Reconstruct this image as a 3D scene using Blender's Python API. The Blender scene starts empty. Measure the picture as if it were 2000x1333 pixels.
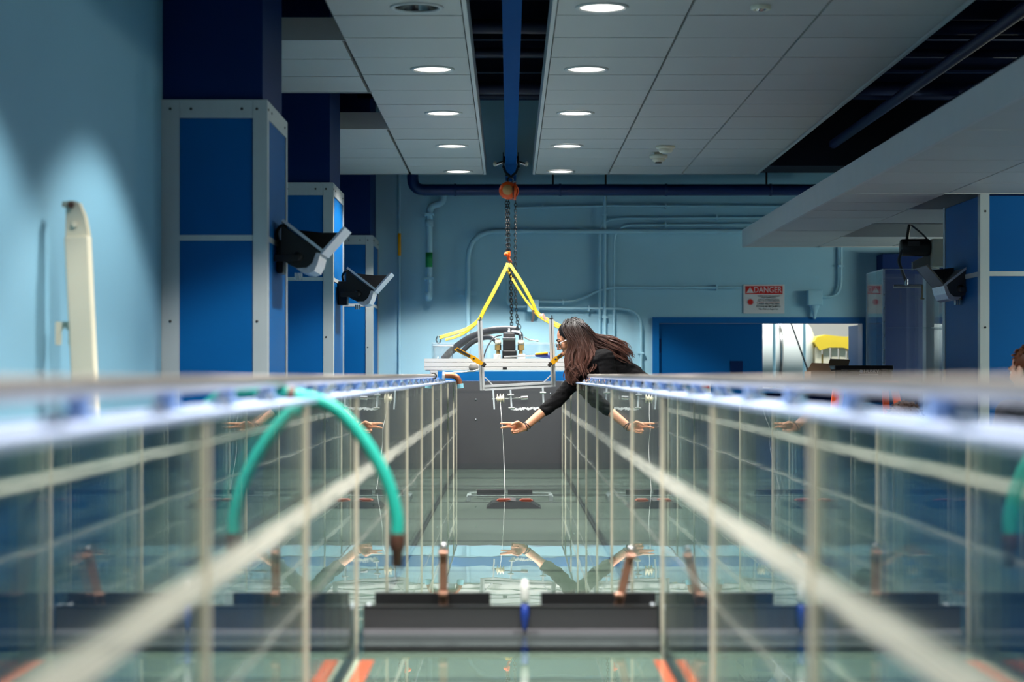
import bpy, bmesh, math, random
from mathutils import Vector, Matrix, noise
random.seed(7)
C = bpy.context.scene.collection
sc = bpy.context.scene

# ------------------------------------------------------------------ camera
EYE = 1.6                     # lens height above the floor
F = 3889.0                    # focal length in pixels of the 2000 wide frame (70 mm)
VX, VY = 995.0, 730.0         # vanishing point of the tank's axis
cd = bpy.data.cameras.new('camera')
cam = bpy.data.objects.new('camera', cd); C.objects.link(cam)
cam.location = (0, 0, EYE); cam.rotation_euler = (math.pi/2, 0, 0)
cd.sensor_width = 36; cd.lens = 70
cd.shift_x = (1000-VX)/2000; cd.shift_y = (VY-666.5)/2000
cd.clip_start = 0.02; cd.clip_end = 100
cd.dof.use_dof = True; cd.dof.focus_distance = 12.7; cd.dof.aperture_fstop = 2.8
sc.camera = cam

# ------------------------------------------------------------------ world, exposure
w = bpy.data.worlds.new('world'); sc.world = w; w.use_nodes = True
w.node_tree.nodes['Background'].inputs[0].default_value = (0.35, 0.5, 0.7, 1)
w.node_tree.nodes['Background'].inputs[1].default_value = 0.02
vs = sc.view_settings
vs.view_transform = 'Standard'; vs.look = 'None'; vs.gamma = 1; vs.use_curve_mapping = False
vs.exposure = 0.0
SPOT_W = 265.0
sc.cycles.use_denoising = True
sc.cycles.max_bounces = 14; sc.cycles.transparent_max_bounces = 40
sc.cycles.glossy_bounces = 8; sc.cycles.diffuse_bounces = 5
sc.cycles.caustics_reflective = False; sc.cycles.caustics_refractive = False
sc.cycles.sample_clamp_indirect = 4.0

def at(px, py, Y):            # point of the place that stands Y metres down the tank under a photo pixel
    return Vector(((px-VX)*Y/F, Y, EYE+(VY-py)*Y/F))

# ------------------------------------------------------------------ materials
def lin(c):
    r = []
    for v in c:
        v /= 255.0
        r.append(v/12.92 if v <= .04045 else ((v+.055)/1.055)**2.4)
    return (*r, 1)
MATS = {}
def M(name, col, rough=.5, metal=0.0, var=.12, scale=6.0, bump=0.0, bscale=80.0, emit=0.0, spec=.5, stretch=None):
    if name in MATS: return MATS[name]
    m = bpy.data.materials.new(name); m.use_nodes = True; MATS[name] = m
    nt = m.node_tree; b = nt.nodes['Principled BSDF']
    c = lin(col)
    tc = nt.nodes.new('ShaderNodeTexCoord')
    src = tc.outputs['Object']
    if stretch:
        mp = nt.nodes.new('ShaderNodeMapping'); mp.inputs['Scale'].default_value = stretch
        nt.links.new(src, mp.inputs['Vector']); src = mp.outputs['Vector']
    n = nt.nodes.new('ShaderNodeTexNoise'); n.inputs['Scale'].default_value = scale; n.inputs['Detail'].default_value = 4
    nt.links.new(src, n.inputs['Vector'])
    mx = nt.nodes.new('ShaderNodeMix'); mx.data_type = 'RGBA'
    mx.inputs[6].default_value = tuple(max(0, v*(1-var)) for v in c[:3])+(1,)
    mx.inputs[7].default_value = tuple(min(1, v*(1+var)) for v in c[:3])+(1,)
    nt.links.new(n.outputs['Fac'], mx.inputs[0])
    nt.links.new(mx.outputs[2], b.inputs['Base Color'])
    b.inputs['Roughness'].default_value = rough; b.inputs['Metallic'].default_value = metal
    b.inputs['Specular IOR Level'].default_value = spec
    if bump:
        n2 = nt.nodes.new('ShaderNodeTexNoise'); n2.inputs['Scale'].default_value = bscale; n2.inputs['Detail'].default_value = 3
        nt.links.new(src, n2.inputs['Vector'])
        bp = nt.nodes.new('ShaderNodeBump'); bp.inputs['Strength'].default_value = bump; bp.inputs['Distance'].default_value = .01
        nt.links.new(n2.outputs['Fac'], bp.inputs['Height']); nt.links.new(bp.outputs['Normal'], b.inputs['Normal'])
    if emit:
        nt.links.new(mx.outputs[2], b.inputs['Emission Color']); b.inputs['Emission Strength'].default_value = emit
    return m

def clear(name, tint, residue=False, rough=0.0, ior_r0=.04, haze=0.0, bump=None):
    """thin clear sheet: see-through with a mirror that strengthens at a grazing angle (same from either side)"""
    m = bpy.data.materials.new(name); m.use_nodes = True; MATS[name] = m
    nt = m.node_tree; N = nt.nodes; L = nt.links
    N.remove(N['Principled BSDF']); out = N['Material Output']
    def math_(op, a, b=None, clamp=False):
        n = N.new('ShaderNodeMath'); n.operation = op; n.use_clamp = clamp
        for i, v in enumerate((a, b)):
            if v is None: continue
            if isinstance(v, (int, float)): n.inputs[i].default_value = v
            else: L.new(v, n.inputs[i])
        return n.outputs[0]
    tr = N.new('ShaderNodeBsdfTransparent'); tr.inputs[0].default_value = tint
    gl = N.new('ShaderNodeBsdfGlossy'); gl.inputs['Roughness'].default_value = rough
    gl.inputs['Color'].default_value = (.93, .97, .97, 1)
    lw = N.new('ShaderNodeLayerWeight'); lw.inputs['Blend'].default_value = .5
    f = math_('ADD', math_('MULTIPLY', math_('POWER', lw.outputs['Facing'], 5.0), 1-ior_r0), ior_r0)
    if bump:
        tc = N.new('ShaderNodeTexCoord'); mp = N.new('ShaderNodeMapping'); mp.inputs['Scale'].default_value = (1.0, .35, 1)
        L.new(tc.outputs['Object'], mp.inputs['Vector'])
        nz = N.new('ShaderNodeTexNoise'); nz.inputs['Scale'].default_value = bump[0]; nz.inputs['Detail'].default_value = 2
        L.new(mp.outputs['Vector'], nz.inputs['Vector'])
        bp = N.new('ShaderNodeBump'); bp.inputs['Strength'].default_value = bump[1]; bp.inputs['Distance'].default_value = .01
        L.new(nz.outputs['Fac'], bp.inputs['Height']); L.new(bp.outputs['Normal'], gl.inputs['Normal'])
    mix = N.new('ShaderNodeMixShader'); L.new(f, mix.inputs[0]); L.new(tr.outputs[0], mix.inputs[1]); L.new(gl.outputs[0], mix.inputs[2])
    last = mix.outputs[0]
    if residue or haze:
        geo = N.new('ShaderNodeNewGeometry'); sp = N.new('ShaderNodeSeparateXYZ'); L.new(geo.outputs['Position'], sp.inputs[0])
        mp = N.new('ShaderNodeMapping'); mp.inputs['Scale'].default_value = (1, 1.0, 110); L.new(geo.outputs['Position'], mp.inputs['Vector'])
        nz = N.new('ShaderNodeTexNoise'); nz.inputs['Scale'].default_value = 2.2; nz.inputs['Detail'].default_value = 5; L.new(mp.outputs['Vector'], nz.inputs['Vector'])
        mp2 = N.new('ShaderNodeMapping'); mp2.inputs['Scale'].default_value = (1, 9, .6); L.new(geo.outputs['Position'], mp2.inputs['Vector'])
        nv = N.new('ShaderNodeTexNoise'); nv.inputs['Scale'].default_value = 3.0; nv.inputs['Detail'].default_value = 4; L.new(mp2.outputs['Vector'], nv.inputs['Vector'])
        n3 = N.new('ShaderNodeTexNoise'); n3.inputs['Scale'].default_value = 1.6; n3.inputs['Detail'].default_value = 4; L.new(geo.outputs['Position'], n3.inputs['Vector'])
        tot = haze
        if residue:
            def band(z, half, gain, wob):
                zz = math_('ADD', sp.outputs[2], math_('MULTIPLY', math_('SUBTRACT', n3.outputs['Fac'], .5), wob))
                d = math_('ABSOLUTE', math_('SUBTRACT', zz, z))
                k = math_('SUBTRACT', 1.0, math_('DIVIDE', d, half), True)
                t = math_('MULTIPLY', math_('SUBTRACT', nz.outputs['Fac'], .26), 3.4, True)
                return math_('MULTIPLY', math_('MULTIPLY', k, t), gain, True)
            b1 = band(EYE-.292, .027, 2.4, .010)
            fy = N.new('ShaderNodeMapRange'); fy.inputs[1].default_value = 5.0; fy.inputs[2].default_value = 11.0; fy.inputs[3].default_value = 1.0; fy.inputs[4].default_value = .42
            L.new(sp.outputs[1], fy.inputs[0]); b1 = math_('MULTIPLY', b1, fy.outputs[0])
            b2 = band(EYE-.475, .012, .40, .03)
            b3 = band(EYE-.475, .03, .04, .05)
            streak = math_('MULTIPLY', math_('SUBTRACT', nv.outputs['Fac'], .60, True), .035)
            tot = math_('ADD', math_('ADD', math_('ADD', b1, b2), math_('ADD', b3, streak)), haze, True)
        df = N.new('ShaderNodeBsdfDiffuse'); df.inputs[0].default_value = (.94, .91, .82, 1)
        tl = N.new('ShaderNodeBsdfTranslucent'); tl.inputs[0].default_value = (.94, .91, .82, 1)
        ml = N.new('ShaderNodeMixShader'); ml.inputs[0].default_value = .25; L.new(df.outputs[0], ml.inputs[1]); L.new(tl.outputs[0], ml.inputs[2])
        m2 = N.new('ShaderNodeMixShader')
        if isinstance(tot, float): m2.inputs[0].default_value = tot
        else: L.new(tot, m2.inputs[0])
        L.new(last, m2.inputs[1]); L.new(ml.outputs[0], m2.inputs[2]); last = m2.outputs[0]
    L.new(last, out.inputs[0])
    return m

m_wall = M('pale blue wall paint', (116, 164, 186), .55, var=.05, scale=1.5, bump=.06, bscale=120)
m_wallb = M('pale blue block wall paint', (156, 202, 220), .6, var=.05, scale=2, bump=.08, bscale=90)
m_pipe = M('pale blue pipe paint', (162, 208, 226), .45, var=.05)
m_blue = M('deep blue panel laminate', (0, 86, 148), .5, spec=.14, var=.06, scale=3, bump=.05, bscale=260)
m_blueshaft = M('deep blue column paint', (0, 34, 84), .6, spec=.15, var=.08, scale=3)
m_bluesteel = M('blue steel paint', (0, 98, 164), .45, spec=.3, var=.05)
m_bluebeam = M('blue hoist beam paint', (6, 72, 132), .8, spec=.05, var=.05)
m_navy = M('navy deck paint', (3, 10, 30), .8, var=.3, scale=4)
m_navypipe = M('navy pipe paint', (5, 42, 92), .4, var=.1)
m_joist = M('navy joist paint', (12, 36, 78), .6, var=.2)
m_trim = M('brushed pale aluminium trim', (178, 184, 184), .42, .25, var=.05, scale=40, stretch=(1, 1, .05))
m_tile = M('white perforated ceiling tile', (190, 188, 182), .55, var=.04, scale=1.2, bump=.05, bscale=400)
m_cloud = M('ceiling cloud frame', (196, 197, 194), .5, .1, var=.05)
m_gapgrey = M('tile joint shadow gap', (92, 94, 96), .8, var=.1)
m_floor = M('grey sealed concrete', (64, 68, 72), .5, var=.2, scale=1.5, bump=.05)
m_alu = M('bare aluminium', (214, 216, 218), .38, .35, var=.04, scale=30)
m_aluw = M('satin white aluminium', (222, 222, 220), .4, .2, var=.03)
m_steel = M('stainless steel', (190, 192, 195), .25, 1.0, var=.05)
m_rail = M('worn steel shaft', (176, 168, 160), .32, .9, var=.12, scale=9)
m_flange = M('pale blue white flange', (166, 181, 212), .42, .15, var=.06, scale=12)
m_support = M('blue anodised support', (140, 172, 222), .4, .3, var=.08)
m_black = M('black plastic', (14, 14, 17), .45, var=.2)
m_blackmetal = M('black painted metal', (16, 17, 19), .38, .3, var=.2)
m_chain = M('dark chain steel', (44, 42, 42), .38, .8, var=.3)
m_rubber = M('dark grey rubber hose', (44, 48, 54), .5, var=.15)
m_orange = M('orange hoist enamel', (255, 92, 16), .35, var=.06)
m_tan = M('tan label', (214, 160, 96), .5, var=.1)
m_yellow = M('yellow webbing', (240, 198, 24), .6, var=.08, bump=.15, bscale=300)
m_yellowp = M('yellow plastic', (246, 176, 10), .4, var=.05)
m_pink = M('pale sling tag', (238, 190, 176), .6, var=.08)
m_cream = M('cream enamel', (214, 208, 184), .4, var=.05)
m_ivory = M('ivory nylon', (232, 224, 200), .45, var=.06)
m_gasket = M('cream silicone seam', (232, 222, 200), .55, var=.12, scale=20)
m_gate = M('charcoal sheet', (52, 52, 55), .5, var=.08, scale=8)
m_endwall = M('dark grey end plate', (84, 83, 86), .55, var=.08, scale=5)
m_bottom = M('grey green tank bottom', (104, 116, 102), .45, var=.2, scale=2.5, stretch=(1.5, .6, 1))
m_seam = M('dark bottom seam', (20, 28, 26), .5)
m_copper = M('dull copper', (152, 92, 62), .4, .55, var=.2, scale=18)
m_bronze = M('brown bronze strap', (156, 116, 96), .35, .6, var=.25, scale=25)
m_brass = M('brass', (176, 146, 92), .35, .7, var=.1)
m_teal = M('teal rubber hose', (34, 178, 160), .5, var=.05)
m_brown = M('brown hose nozzle', (84, 54, 42), .5, var=.15)
m_tapeorange = M('orange tape', (238, 92, 22), .5, var=.06)
m_rust = M('faded orange paint', (120, 46, 20), .7)
m_greygreen = M('grey green paint', (96, 116, 110), .5)
m_cyantape = M('light blue tape', (140, 204, 222), .5, var=.05)
m_red = M('sign red', (200, 36, 30), .45, var=.04)
m_signwhite = M('sign white', (216, 214, 214), .45, var=.03)
m_ink = M('sign black ink', (30, 32, 44), .6)
m_green = M('green pipe label', (24, 140, 74), .5, var=.06)
m_card = M('brown cardboard', (152, 122, 94), .8, var=.1, scale=12)
m_laborange = M('orange fibreglass', (250, 92, 30), .45, var=.05)
m_royal = M('royal blue plastic', (26, 56, 140), .4, var=.1)
m_skin = M('warm tan skin', (206, 142, 108), .5, var=.07, scale=14)
m_skinp = M('fair skin', (208, 156, 130), .5, var=.07, scale=14)
m_knit = M('black knit', (10, 10, 12), .9, spec=.15, var=.25, scale=30, bump=.25, bscale=220)
m_jean = M('dark denim', (36, 46, 66), .8, var=.25, scale=30, bump=.2, bscale=250)
m_shirt = M('dark checked shirt', (40, 42, 52), .75, var=.5, scale=24)
m_eye = M('eye white', (226, 222, 216), .3, var=.02)
m_iris = M('dark iris', (40, 24, 16), .2)
m_lip = M('lips', (164, 86, 76), .5)
m_brow = M('dark brow hair', (30, 22, 18), .7)
m_shoe = M('dark shoe', (34, 34, 36), .6)
m_wood = M('plywood', (150, 118, 84), .6, var=.2, scale=6, stretch=(1, 8, 8))
m_lens = M('lit downlight lens', (255, 251, 244), .4, var=.0, emit=3.5)
m_reflector = M('downlight reflector', (180, 176, 170), .15, 1.0, var=.1)
m_white = M('white paint', (232, 232, 228), .5, var=.03)
m_fluo = M('lit fluorescent tube', (250, 255, 246), .4, var=0, emit=10.0)
m_twhite = M('white tank enamel', (232, 238, 236), .3, var=.03)
m_cranyel = M('crane yellow', (244, 212, 62), .4, var=.05)
m_grip = M('dark grip rubber', (42, 36, 32), .6)
m_glass = clear('tank glass', (.90, .97, .955, 1), residue=True, haze=.0)
m_water = clear('still water', (.84, .93, .90, 1), ior_r0=.022, bump=(7.0, .035))
m_acrylic = clear('clear acrylic', (.95, .97, .985, 1), haze=.03)
m_acryedge = M('polished acrylic edge', (206, 216, 222), .3, var=.08, scale=40)
m_frost = M('frosted acrylic edge', (222, 226, 228), .5, var=.15, scale=60)

def hair_mat(name, root, tip):
    m = bpy.data.materials.new(name); m.use_nodes = True; nt = m.node_tree; b = nt.nodes['Principled BSDF']
    a = nt.nodes.new('ShaderNodeAttribute'); a.attribute_name = 'along'
    n = nt.nodes.new('ShaderNodeTexNoise'); n.inputs['Scale'].default_value = 60
    ad = nt.nodes.new('ShaderNodeMath'); ad.operation = 'MULTIPLY_ADD'; ad.inputs[1].default_value = .5; ad.use_clamp = True
    nt.links.new(n.outputs['Fac'], ad.inputs[0])
    sb = nt.nodes.new('ShaderNodeMath'); sb.operation = 'SUBTRACT'; sb.inputs[1].default_value = .25
    nt.links.new(a.outputs['Fac'], sb.inputs[0]); nt.links.new(sb.outputs[0], ad.inputs[2])
    r = nt.nodes.new('ShaderNodeValToRGB'); r.color_ramp.elements[0].color = lin(root); r.color_ramp.elements[1].color = lin(tip)
    r.color_ramp.elements[0].position = .12; r.color_ramp.elements[1].position = .8
    nt.links.new(ad.outputs[0], r.inputs[0]); nt.links.new(r.outputs[0], b.inputs['Base Color'])
    b.inputs['Roughness'].default_value = .45; b.inputs['Specular IOR Level'].default_value = .3
    return m
m_hair = hair_mat('long brown hair', (20, 16, 16), (88, 56, 46))
m_hairred = hair_mat('short auburn hair', (92, 50, 28), (150, 88, 50))
m_hairbrown = hair_mat('short brown hair', (58, 42, 34), (86, 62, 50))

# ------------------------------------------------------------------ mesh helpers
class MB:
    def __init__(s): s.v = []; s.f = []; s.sm = []
    def add(s, vs_, fs, smooth=False):
        o = len(s.v); s.v += [Vector(p) for p in vs_]
        s.f += [tuple(i+o for i in f) for f in fs]; s.sm += [smooth]*len(fs); return s
    def box(s, a, b):
        x0, y0, z0 = a; x1, y1, z1 = b
        return s.add([(x0,y0,z0),(x1,y0,z0),(x1,y1,z0),(x0,y1,z0),(x0,y0,z1),(x1,y0,z1),(x1,y1,z1),(x0,y1,z1)],
                     [(0,3,2,1),(4,5,6,7),(0,1,5,4),(1,2,6,5),(2,3,7,6),(3,0,4,7)])
    def cbox(s, c, d, rot=None, bev=0.0):
        hx, hy, hz = d[0]/2, d[1]/2, d[2]/2
        R = rot or Matrix.Identity(3); c = Vector(c)
        if bev <= 0:
            pts = [(-hx,-hy,-hz),(hx,-hy,-hz),(hx,hy,-hz),(-hx,hy,-hz),(-hx,-hy,hz),(hx,-hy,hz),(hx,hy,hz),(-hx,hy,hz)]
            return s.add([c+R@Vector(p) for p in pts], [(0,3,2,1),(4,5,6,7),(0,1,5,4),(1,2,6,5),(2,3,7,6),(3,0,4,7)])
        b = min(bev, hx*.9, hy*.9, hz*.9)
        bm = bmesh.new(); bmesh.ops.create_cube(bm, size=1)
        for v in bm.verts: v.co = Vector((v.co.x*2*hx, v.co.y*2*hy, v.co.z*2*hz))
        bmesh.ops.bevel(bm, geom=bm.edges[:], offset=b, segments=2, affect='EDGES', profile=.5)
        bm.verts.index_update()
        s.add([c+R@v.co for v in bm.verts], [[v.index for v in f.verts] for f in bm.faces]); bm.free(); return s
    def tube(s, path, r, seg=10, caps=True, smooth=True, flat=None):
        path = [Vector(p) for p in path]; n = len(path)
        rr = r if isinstance(r, (list, tuple)) else [r]*n
        t = (path[1]-path[0]).normalized()
        up = Vector((0,0,1)) if abs(t.z) < .9 else Vector((0,1,0))
        nx = t.cross(up).normalized(); vs_ = []
        for i in range(n):
            t = (path[min(i+1,n-1)]-path[max(i-1,0)]).normalized()
            nx = (nx - t*nx.dot(t)).normalized(); ny = t.cross(nx)
            for k in range(seg):
                a = 2*math.pi*k/seg
                vs_.append(path[i]+nx*math.cos(a)*rr[i]+ny*math.sin(a)*rr[i]*(flat or 1))
        fs = [(i*seg+k, i*seg+(k+1)%seg, (i+1)*seg+(k+1)%seg, (i+1)*seg+k) for i in range(n-1) for k in range(seg)]
        s.add(vs_, fs, smooth)
        if caps:
            s.add(vs_[:seg], [tuple(range(seg))[::-1]]); s.add(vs_[-seg:], [tuple(range(seg))])
        return s
    def cyl(s, p0, p1, r0, r1=None, seg=16): return s.tube([p0, p1], [r0, r0 if r1 is None else r1], seg)
    def ribbon(s, path, wdir, w, t):
        path = [Vector(p) for p in path]; wd = Vector(wdir).normalized(); n = len(path); vs_ = []
        for i in range(n):
            tg = (path[min(i+1,n-1)]-path[max(i-1,0)]).normalized()
            a = (wd - tg*wd.dot(tg)).normalized()*(w/2); b = tg.cross(a).normalized()*(t/2)
            vs_ += [path[i]-a-b, path[i]+a-b, path[i]+a+b, path[i]-a+b]
        fs = [(i*4+k, i*4+(k+1)%4, (i+1)*4+(k+1)%4, (i+1)*4+k) for i in range(n-1) for k in range(4)]
        return s.add(vs_, fs+[(3,2,1,0), tuple(range((n-1)*4, n*4))])
    def lathe(s, prof, c, axis=(0,0,1), seg=24, smooth=True):
        ax = Vector(axis).normalized(); q = Vector((0,0,1)).rotation_difference(ax); c = Vector(c); n = len(prof)
        vs_ = [c+q@Vector((r*math.cos(2*math.pi*k/seg), r*math.sin(2*math.pi*k/seg), h)) for r, h in prof for k in range(seg)]
        return s.add(vs_, [(i*seg+k, i*seg+(k+1)%seg, (i+1)*seg+(k+1)%seg, (i+1)*seg+k) for i in range(n-1) for k in range(seg)], smooth)
    def prism(s, poly, u, v, ext, o=(0,0,0)):
        u, v, ext, o = Vector(u), Vector(v), Vector(ext), Vector(o); n = len(poly)
        a = [o+u*p[0]+v*p[1] for p in poly]
        return s.add(a+[p+ext for p in a], [tuple(range(n))[::-1], tuple(range(n, 2*n))]+[(i, (i+1)%n, n+(i+1)%n, n+i) for i in range(n)])
    def ell(s, c, r, R=None, seg=16, rings=10):
        c = Vector(c); R = R or Matrix.Identity(3); vs_ = [c+R@Vector((0,0,r[2]))]
        for i in range(1, rings):
            th = math.pi*i/rings
            for k in range(seg):
                a = 2*math.pi*k/seg
                vs_.append(c+R@Vector((r[0]*math.sin(th)*math.cos(a), r[1]*math.sin(th)*math.sin(a), r[2]*math.cos(th))))
        vs_.append(c+R@Vector((0,0,-r[2]))); e = len(vs_)-1
        fs = [(0, 1+k, 1+(k+1)%seg) for k in range(seg)]
        for i in range(rings-2):
            b = 1+i*seg
            fs += [(b+k, b+seg+k, b+seg+(k+1)%seg, b+(k+1)%seg) for k in range(seg)]
        b = 1+(rings-2)*seg
        fs += [(e, b+(k+1)%seg, b+k) for k in range(seg)]
        return s.add(vs_, fs, True)
    def cap(s, p0, p1, r0, r1, seg=14):   # tapered capsule, closed
        p0, p1 = Vector(p0), Vector(p1); d = p1-p0; L = d.length
        if L < 1e-6: return s.ell(p0, (r0,)*3)
        R = Vector((0,0,1)).rotation_difference(d/L).to_matrix()
        prof = [(0, -r0)]+[(r0*math.sin(a), -r0*math.cos(a)) for a in (.4,.8,1.2,1.57)]+[(r1*math.sin(a), L-r1*math.cos(a)) for a in (1.57,1.95,2.35,2.75)]+[(0, L+r1)]
        vs_ = [p0+R@Vector((0,0,prof[0][1]))]
        for r, h in prof[1:-1]:
            vs_ += [p0+R@Vector((r*math.cos(2*math.pi*k/seg), r*math.sin(2*math.pi*k/seg), h)) for k in range(seg)]
        vs_.append(p0+R@Vector((0,0,prof[-1][1]))); e = len(vs_)-1; n = len(prof)-2
        fs = [(0, 1+(k+1)%seg, 1+k) for k in range(seg)]
        for i in range(n-1):
            b = 1+i*seg; fs += [(b+k, b+(k+1)%seg, b+seg+(k+1)%seg, b+seg+k) for k in range(seg)]
        b = 1+(n-1)*seg; fs += [(e, b+k, b+(k+1)%seg) for k in range(seg)]
        return s.add(vs_, fs, True)
    def chain(s, p0, p1, pitch, r, w):
        p0, p1 = Vector(p0), Vector(p1); d = p1-p0; n = max(2, int(d.length/pitch)); t = d.normalized()
        a = t.cross(Vector((0,1,0))).normalized(); b = t.cross(a)
        for i in range(n):
            c = p0+d*((i+.5)/n); x = a if i % 2 else b; L = d.length/n
            loop = []
            for k in range(10):
                an = 2*math.pi*k/10; loop.append(c+x*math.cos(an)*w+t*math.sin(an)*(L*.5+r*1.3))
            loop.append(loop[0]); s.tube(loop, r, 5, caps=False)
        return s
    def mesh(s, name, off=Vector((0,0,0)), fixn=True):
        me = bpy.data.meshes.new(name); me.from_pydata([tuple(v-off) for v in s.v], [], s.f)
        me.polygons.foreach_set('use_smooth', s.sm)
        if fixn:
            bm = bmesh.new(); bm.from_mesh(me); bmesh.ops.recalc_face_normals(bm, faces=bm.faces[:]); bm.to_mesh(me); bm.free()
        me.update(); return me

WP = {}                       # world position of every object's origin
def link(name, me, m, parent=None, loc=(0,0,0), label=None):
    o = bpy.data.objects.new(name, me)
    C.objects.link(o)
    if m and me is not None and len(me.materials) == 0: me.materials.append(m)
    if parent: o.parent = parent; o.location = Vector(loc)-WP[parent.name]
    else: o.location = loc
    WP[o.name] = Vector(loc)
    if label: o['label'] = label
    return o
def part(name, mb, m, parent, label=None, kind=None):
    """a mesh built in world coordinates, its origin at its own centre, hung under parent"""
    lo = Vector([min(v[i] for v in mb.v) for i in range(3)]); hi = Vector([max(v[i] for v in mb.v) for i in range(3)])
    c = (lo+hi)/2
    o = link(name, mb.mesh(name, c), m, parent, c, label)
    if kind: o['kind'] = kind
    return o
def thing(name, label, cat, loc, group=None):
    o = link(name, None, None, None, loc); o['label'] = label; o['category'] = cat
    if group: o['group'] = group
    return o
def solo(name, mb, m, label, cat, group=None, kind=None):
    o = part(name, mb, m, None, label); o['category'] = cat
    if group: o['group'] = group
    if kind: o['kind'] = kind
    return o
def struct(name, mb, m, label=None):
    o = part(name, mb, m, None, label) ; o['kind'] = 'structure'; return o
def dup(root, loc, label=None, group=None):
    r = root.copy(); C.objects.link(r); r.location = loc; WP[r.name] = Vector(loc); delta = Vector(loc)-WP[root.name]
    if label: r['label'] = label
    if group: r['group'] = group
    for ch in list(root.children):
        c = ch.copy(); C.objects.link(c); c.parent = r; WP[c.name] = WP[ch.name]+delta
        for g in ch.children:
            d = g.copy(); C.objects.link(d); d.parent = c; WP[d.name] = WP[g.name]+delta
    return r
def inst(src, loc, parent, label=None):   # a further copy of one part
    o = src.copy(); C.objects.link(o); o.parent = parent; o.location = Vector(loc)-WP[parent.name]; WP[o.name] = Vector(loc)
    if label: o['label'] = label
    return o
def text(name, s_, size, loc, m, parent, align='CENTER', depth=.0006, xs=1.0):
    cu = bpy.data.curves.new(name, 'FONT'); cu.body = s_; cu.size = size; cu.align_x = align; cu.align_y = 'CENTER'; cu.extrude = depth
    cu.resolution_u = 3
    tmp = bpy.data.objects.new('tmp', cu); C.objects.link(tmp)
    me = bpy.data.meshes.new_from_object(tmp); bpy.data.objects.remove(tmp)
    me.transform(Matrix.Rotation(math.pi/2, 4, 'X') @ Matrix.Diagonal((xs, 1, 1, 1)))
    me.materials.clear()
    return link(name, me, m, parent, loc)
def spot(loc, energy, size=111, blend=.25, color=(1, .97, .92), radius=.08, target=None, parent=None):
    l = bpy.data.lights.new('lamp', 'SPOT'); l.energy = energy; l.spot_size = math.radians(size); l.spot_blend = blend
    l.color = color; l.shadow_soft_size = radius
    o = bpy.data.objects.new('lamp', l); C.objects.link(o); o.location = loc
    if target: o.rotation_euler = (Vector(target)-Vector(loc)).to_track_quat('-Z', 'Y').to_euler()
    return o
def spl(pts, n=8):            # Catmull-Rom through points
    pts = [Vector(p) for p in pts]; P = [pts[0]*2-pts[1]]+pts+[pts[-1]*2-pts[-2]]; out = []
    for i in range(1, len(P)-2):
        a, b, c, d = P[i-1:i+3]
        for k in range(n):
            t = k/n
            out.append(.5*((2*b)+(c-a)*t+(2*a-5*b+4*c-d)*t*t+(3*b-a-3*c+d)*t**3))
    return out+[pts[-1]]
def bend(pts, r, n=5):        # polyline with rounded corners
    pts = [Vector(p) for p in pts]; out = [pts[0]]
    for i in range(1, len(pts)-1):
        a = pts[i]+(pts[i-1]-pts[i]).normalized()*min(r, (pts[i-1]-pts[i]).length*.49); b = pts[i]+(pts[i+1]-pts[i]).normalized()*min(r, (pts[i+1]-pts[i]).length*.49)
        for k in range(n+1):
            t = k/n; out.append(a*(1-t)**2+pts[i]*2*t*(1-t)+b*t*t)
    return out+[pts[-1]]
def RX(a): return Matrix.Rotation(a, 3, 'X')
def RY(a): return Matrix.Rotation(a, 3, 'Y')
def RZ(a): return Matrix.Rotation(a, 3, 'Z')

# ------------------------------------------------------------------ the room
XL, XR, YB, YN = -1.5, 5.0, 17.75, -2.4
ZC, ZS, ZD = EYE+1.66, EYE+1.055, 4.25
struct('floor', MB().box((XL-.3, YN, -.1), (XR+.3, 25, 0)), m_floor)
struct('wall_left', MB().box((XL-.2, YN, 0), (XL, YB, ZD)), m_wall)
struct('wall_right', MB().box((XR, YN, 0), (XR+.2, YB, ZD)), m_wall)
struct('wall_near', MB().box((XL-.2, YN-.2, 0), (XR+.2, YN, ZD)), m_blueshaft)
dx0, dx1, dzt = at(1274, 0, YB).x, at(1690, 0, YB).x, at(0, 620, YB).z
ox0, ox1, ozt = at(1490, 0, YB).x, at(1684, 0, YB).x, at(0, 632, YB).z
bw = MB(); bw.box((XL-.2, YB, 0), (dx0, YB+.2, ZD)); bw.box((dx1, YB, 0), (XR+.2, YB+.2, ZD)); bw.box((dx0, YB, dzt), (dx1, YB+.2, ZD))
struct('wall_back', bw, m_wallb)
# the deck overhead and its joists
deck = struct('ceiling', MB().box((XL-.2, YN, ZD), (XR+.2, YB+.2, ZD+.1)), m_navy)
jb = MB(); jb.box((XL, -.035, ZD-.26), (XR, .035, ZD-.24)); jb.box((XL, -.012, ZD-.24), (XR, .012, ZD)); jm = jb.mesh('joist')
jy = 1.0
k = 0
while jy < 17.5:
    if k == 0: j0 = link('joist', jm, m_joist, deck, (0, jy, 0))
    else: inst(j0, (0, jy, 0), deck)
    jy += .78; k += 1
for i, (yy, zz, r) in enumerate([(9.5, 3.72, .03), (10.9, 3.8, .02), (11.9, 3.68, .045), (13.3, 3.75, .03), (14.6, 3.7, .05), (15.7, 3.8, .03)]):
    part('service_pipe', MB().tube([(-1.2, yy, zz), (4.5, yy+.1, zz)], r, 8), m_joist, deck)
for px_, r in ((2.3, .07), (2.75, .04), (3.3, .09)):
    part('service_pipe', MB().tube([(px_, 3, 3.55), (px_, 16.95, 3.55)], r, 10), m_joist, deck)
part('shade_block', MB().box((1.75, 16.9, EYE+1.765), (XR-.01, 17.5, ZD-.001)), m_navy, deck, 'added navy block standing in for the dark plenum')  # added block that darkens the gap between ceiling panel and soffit

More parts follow.
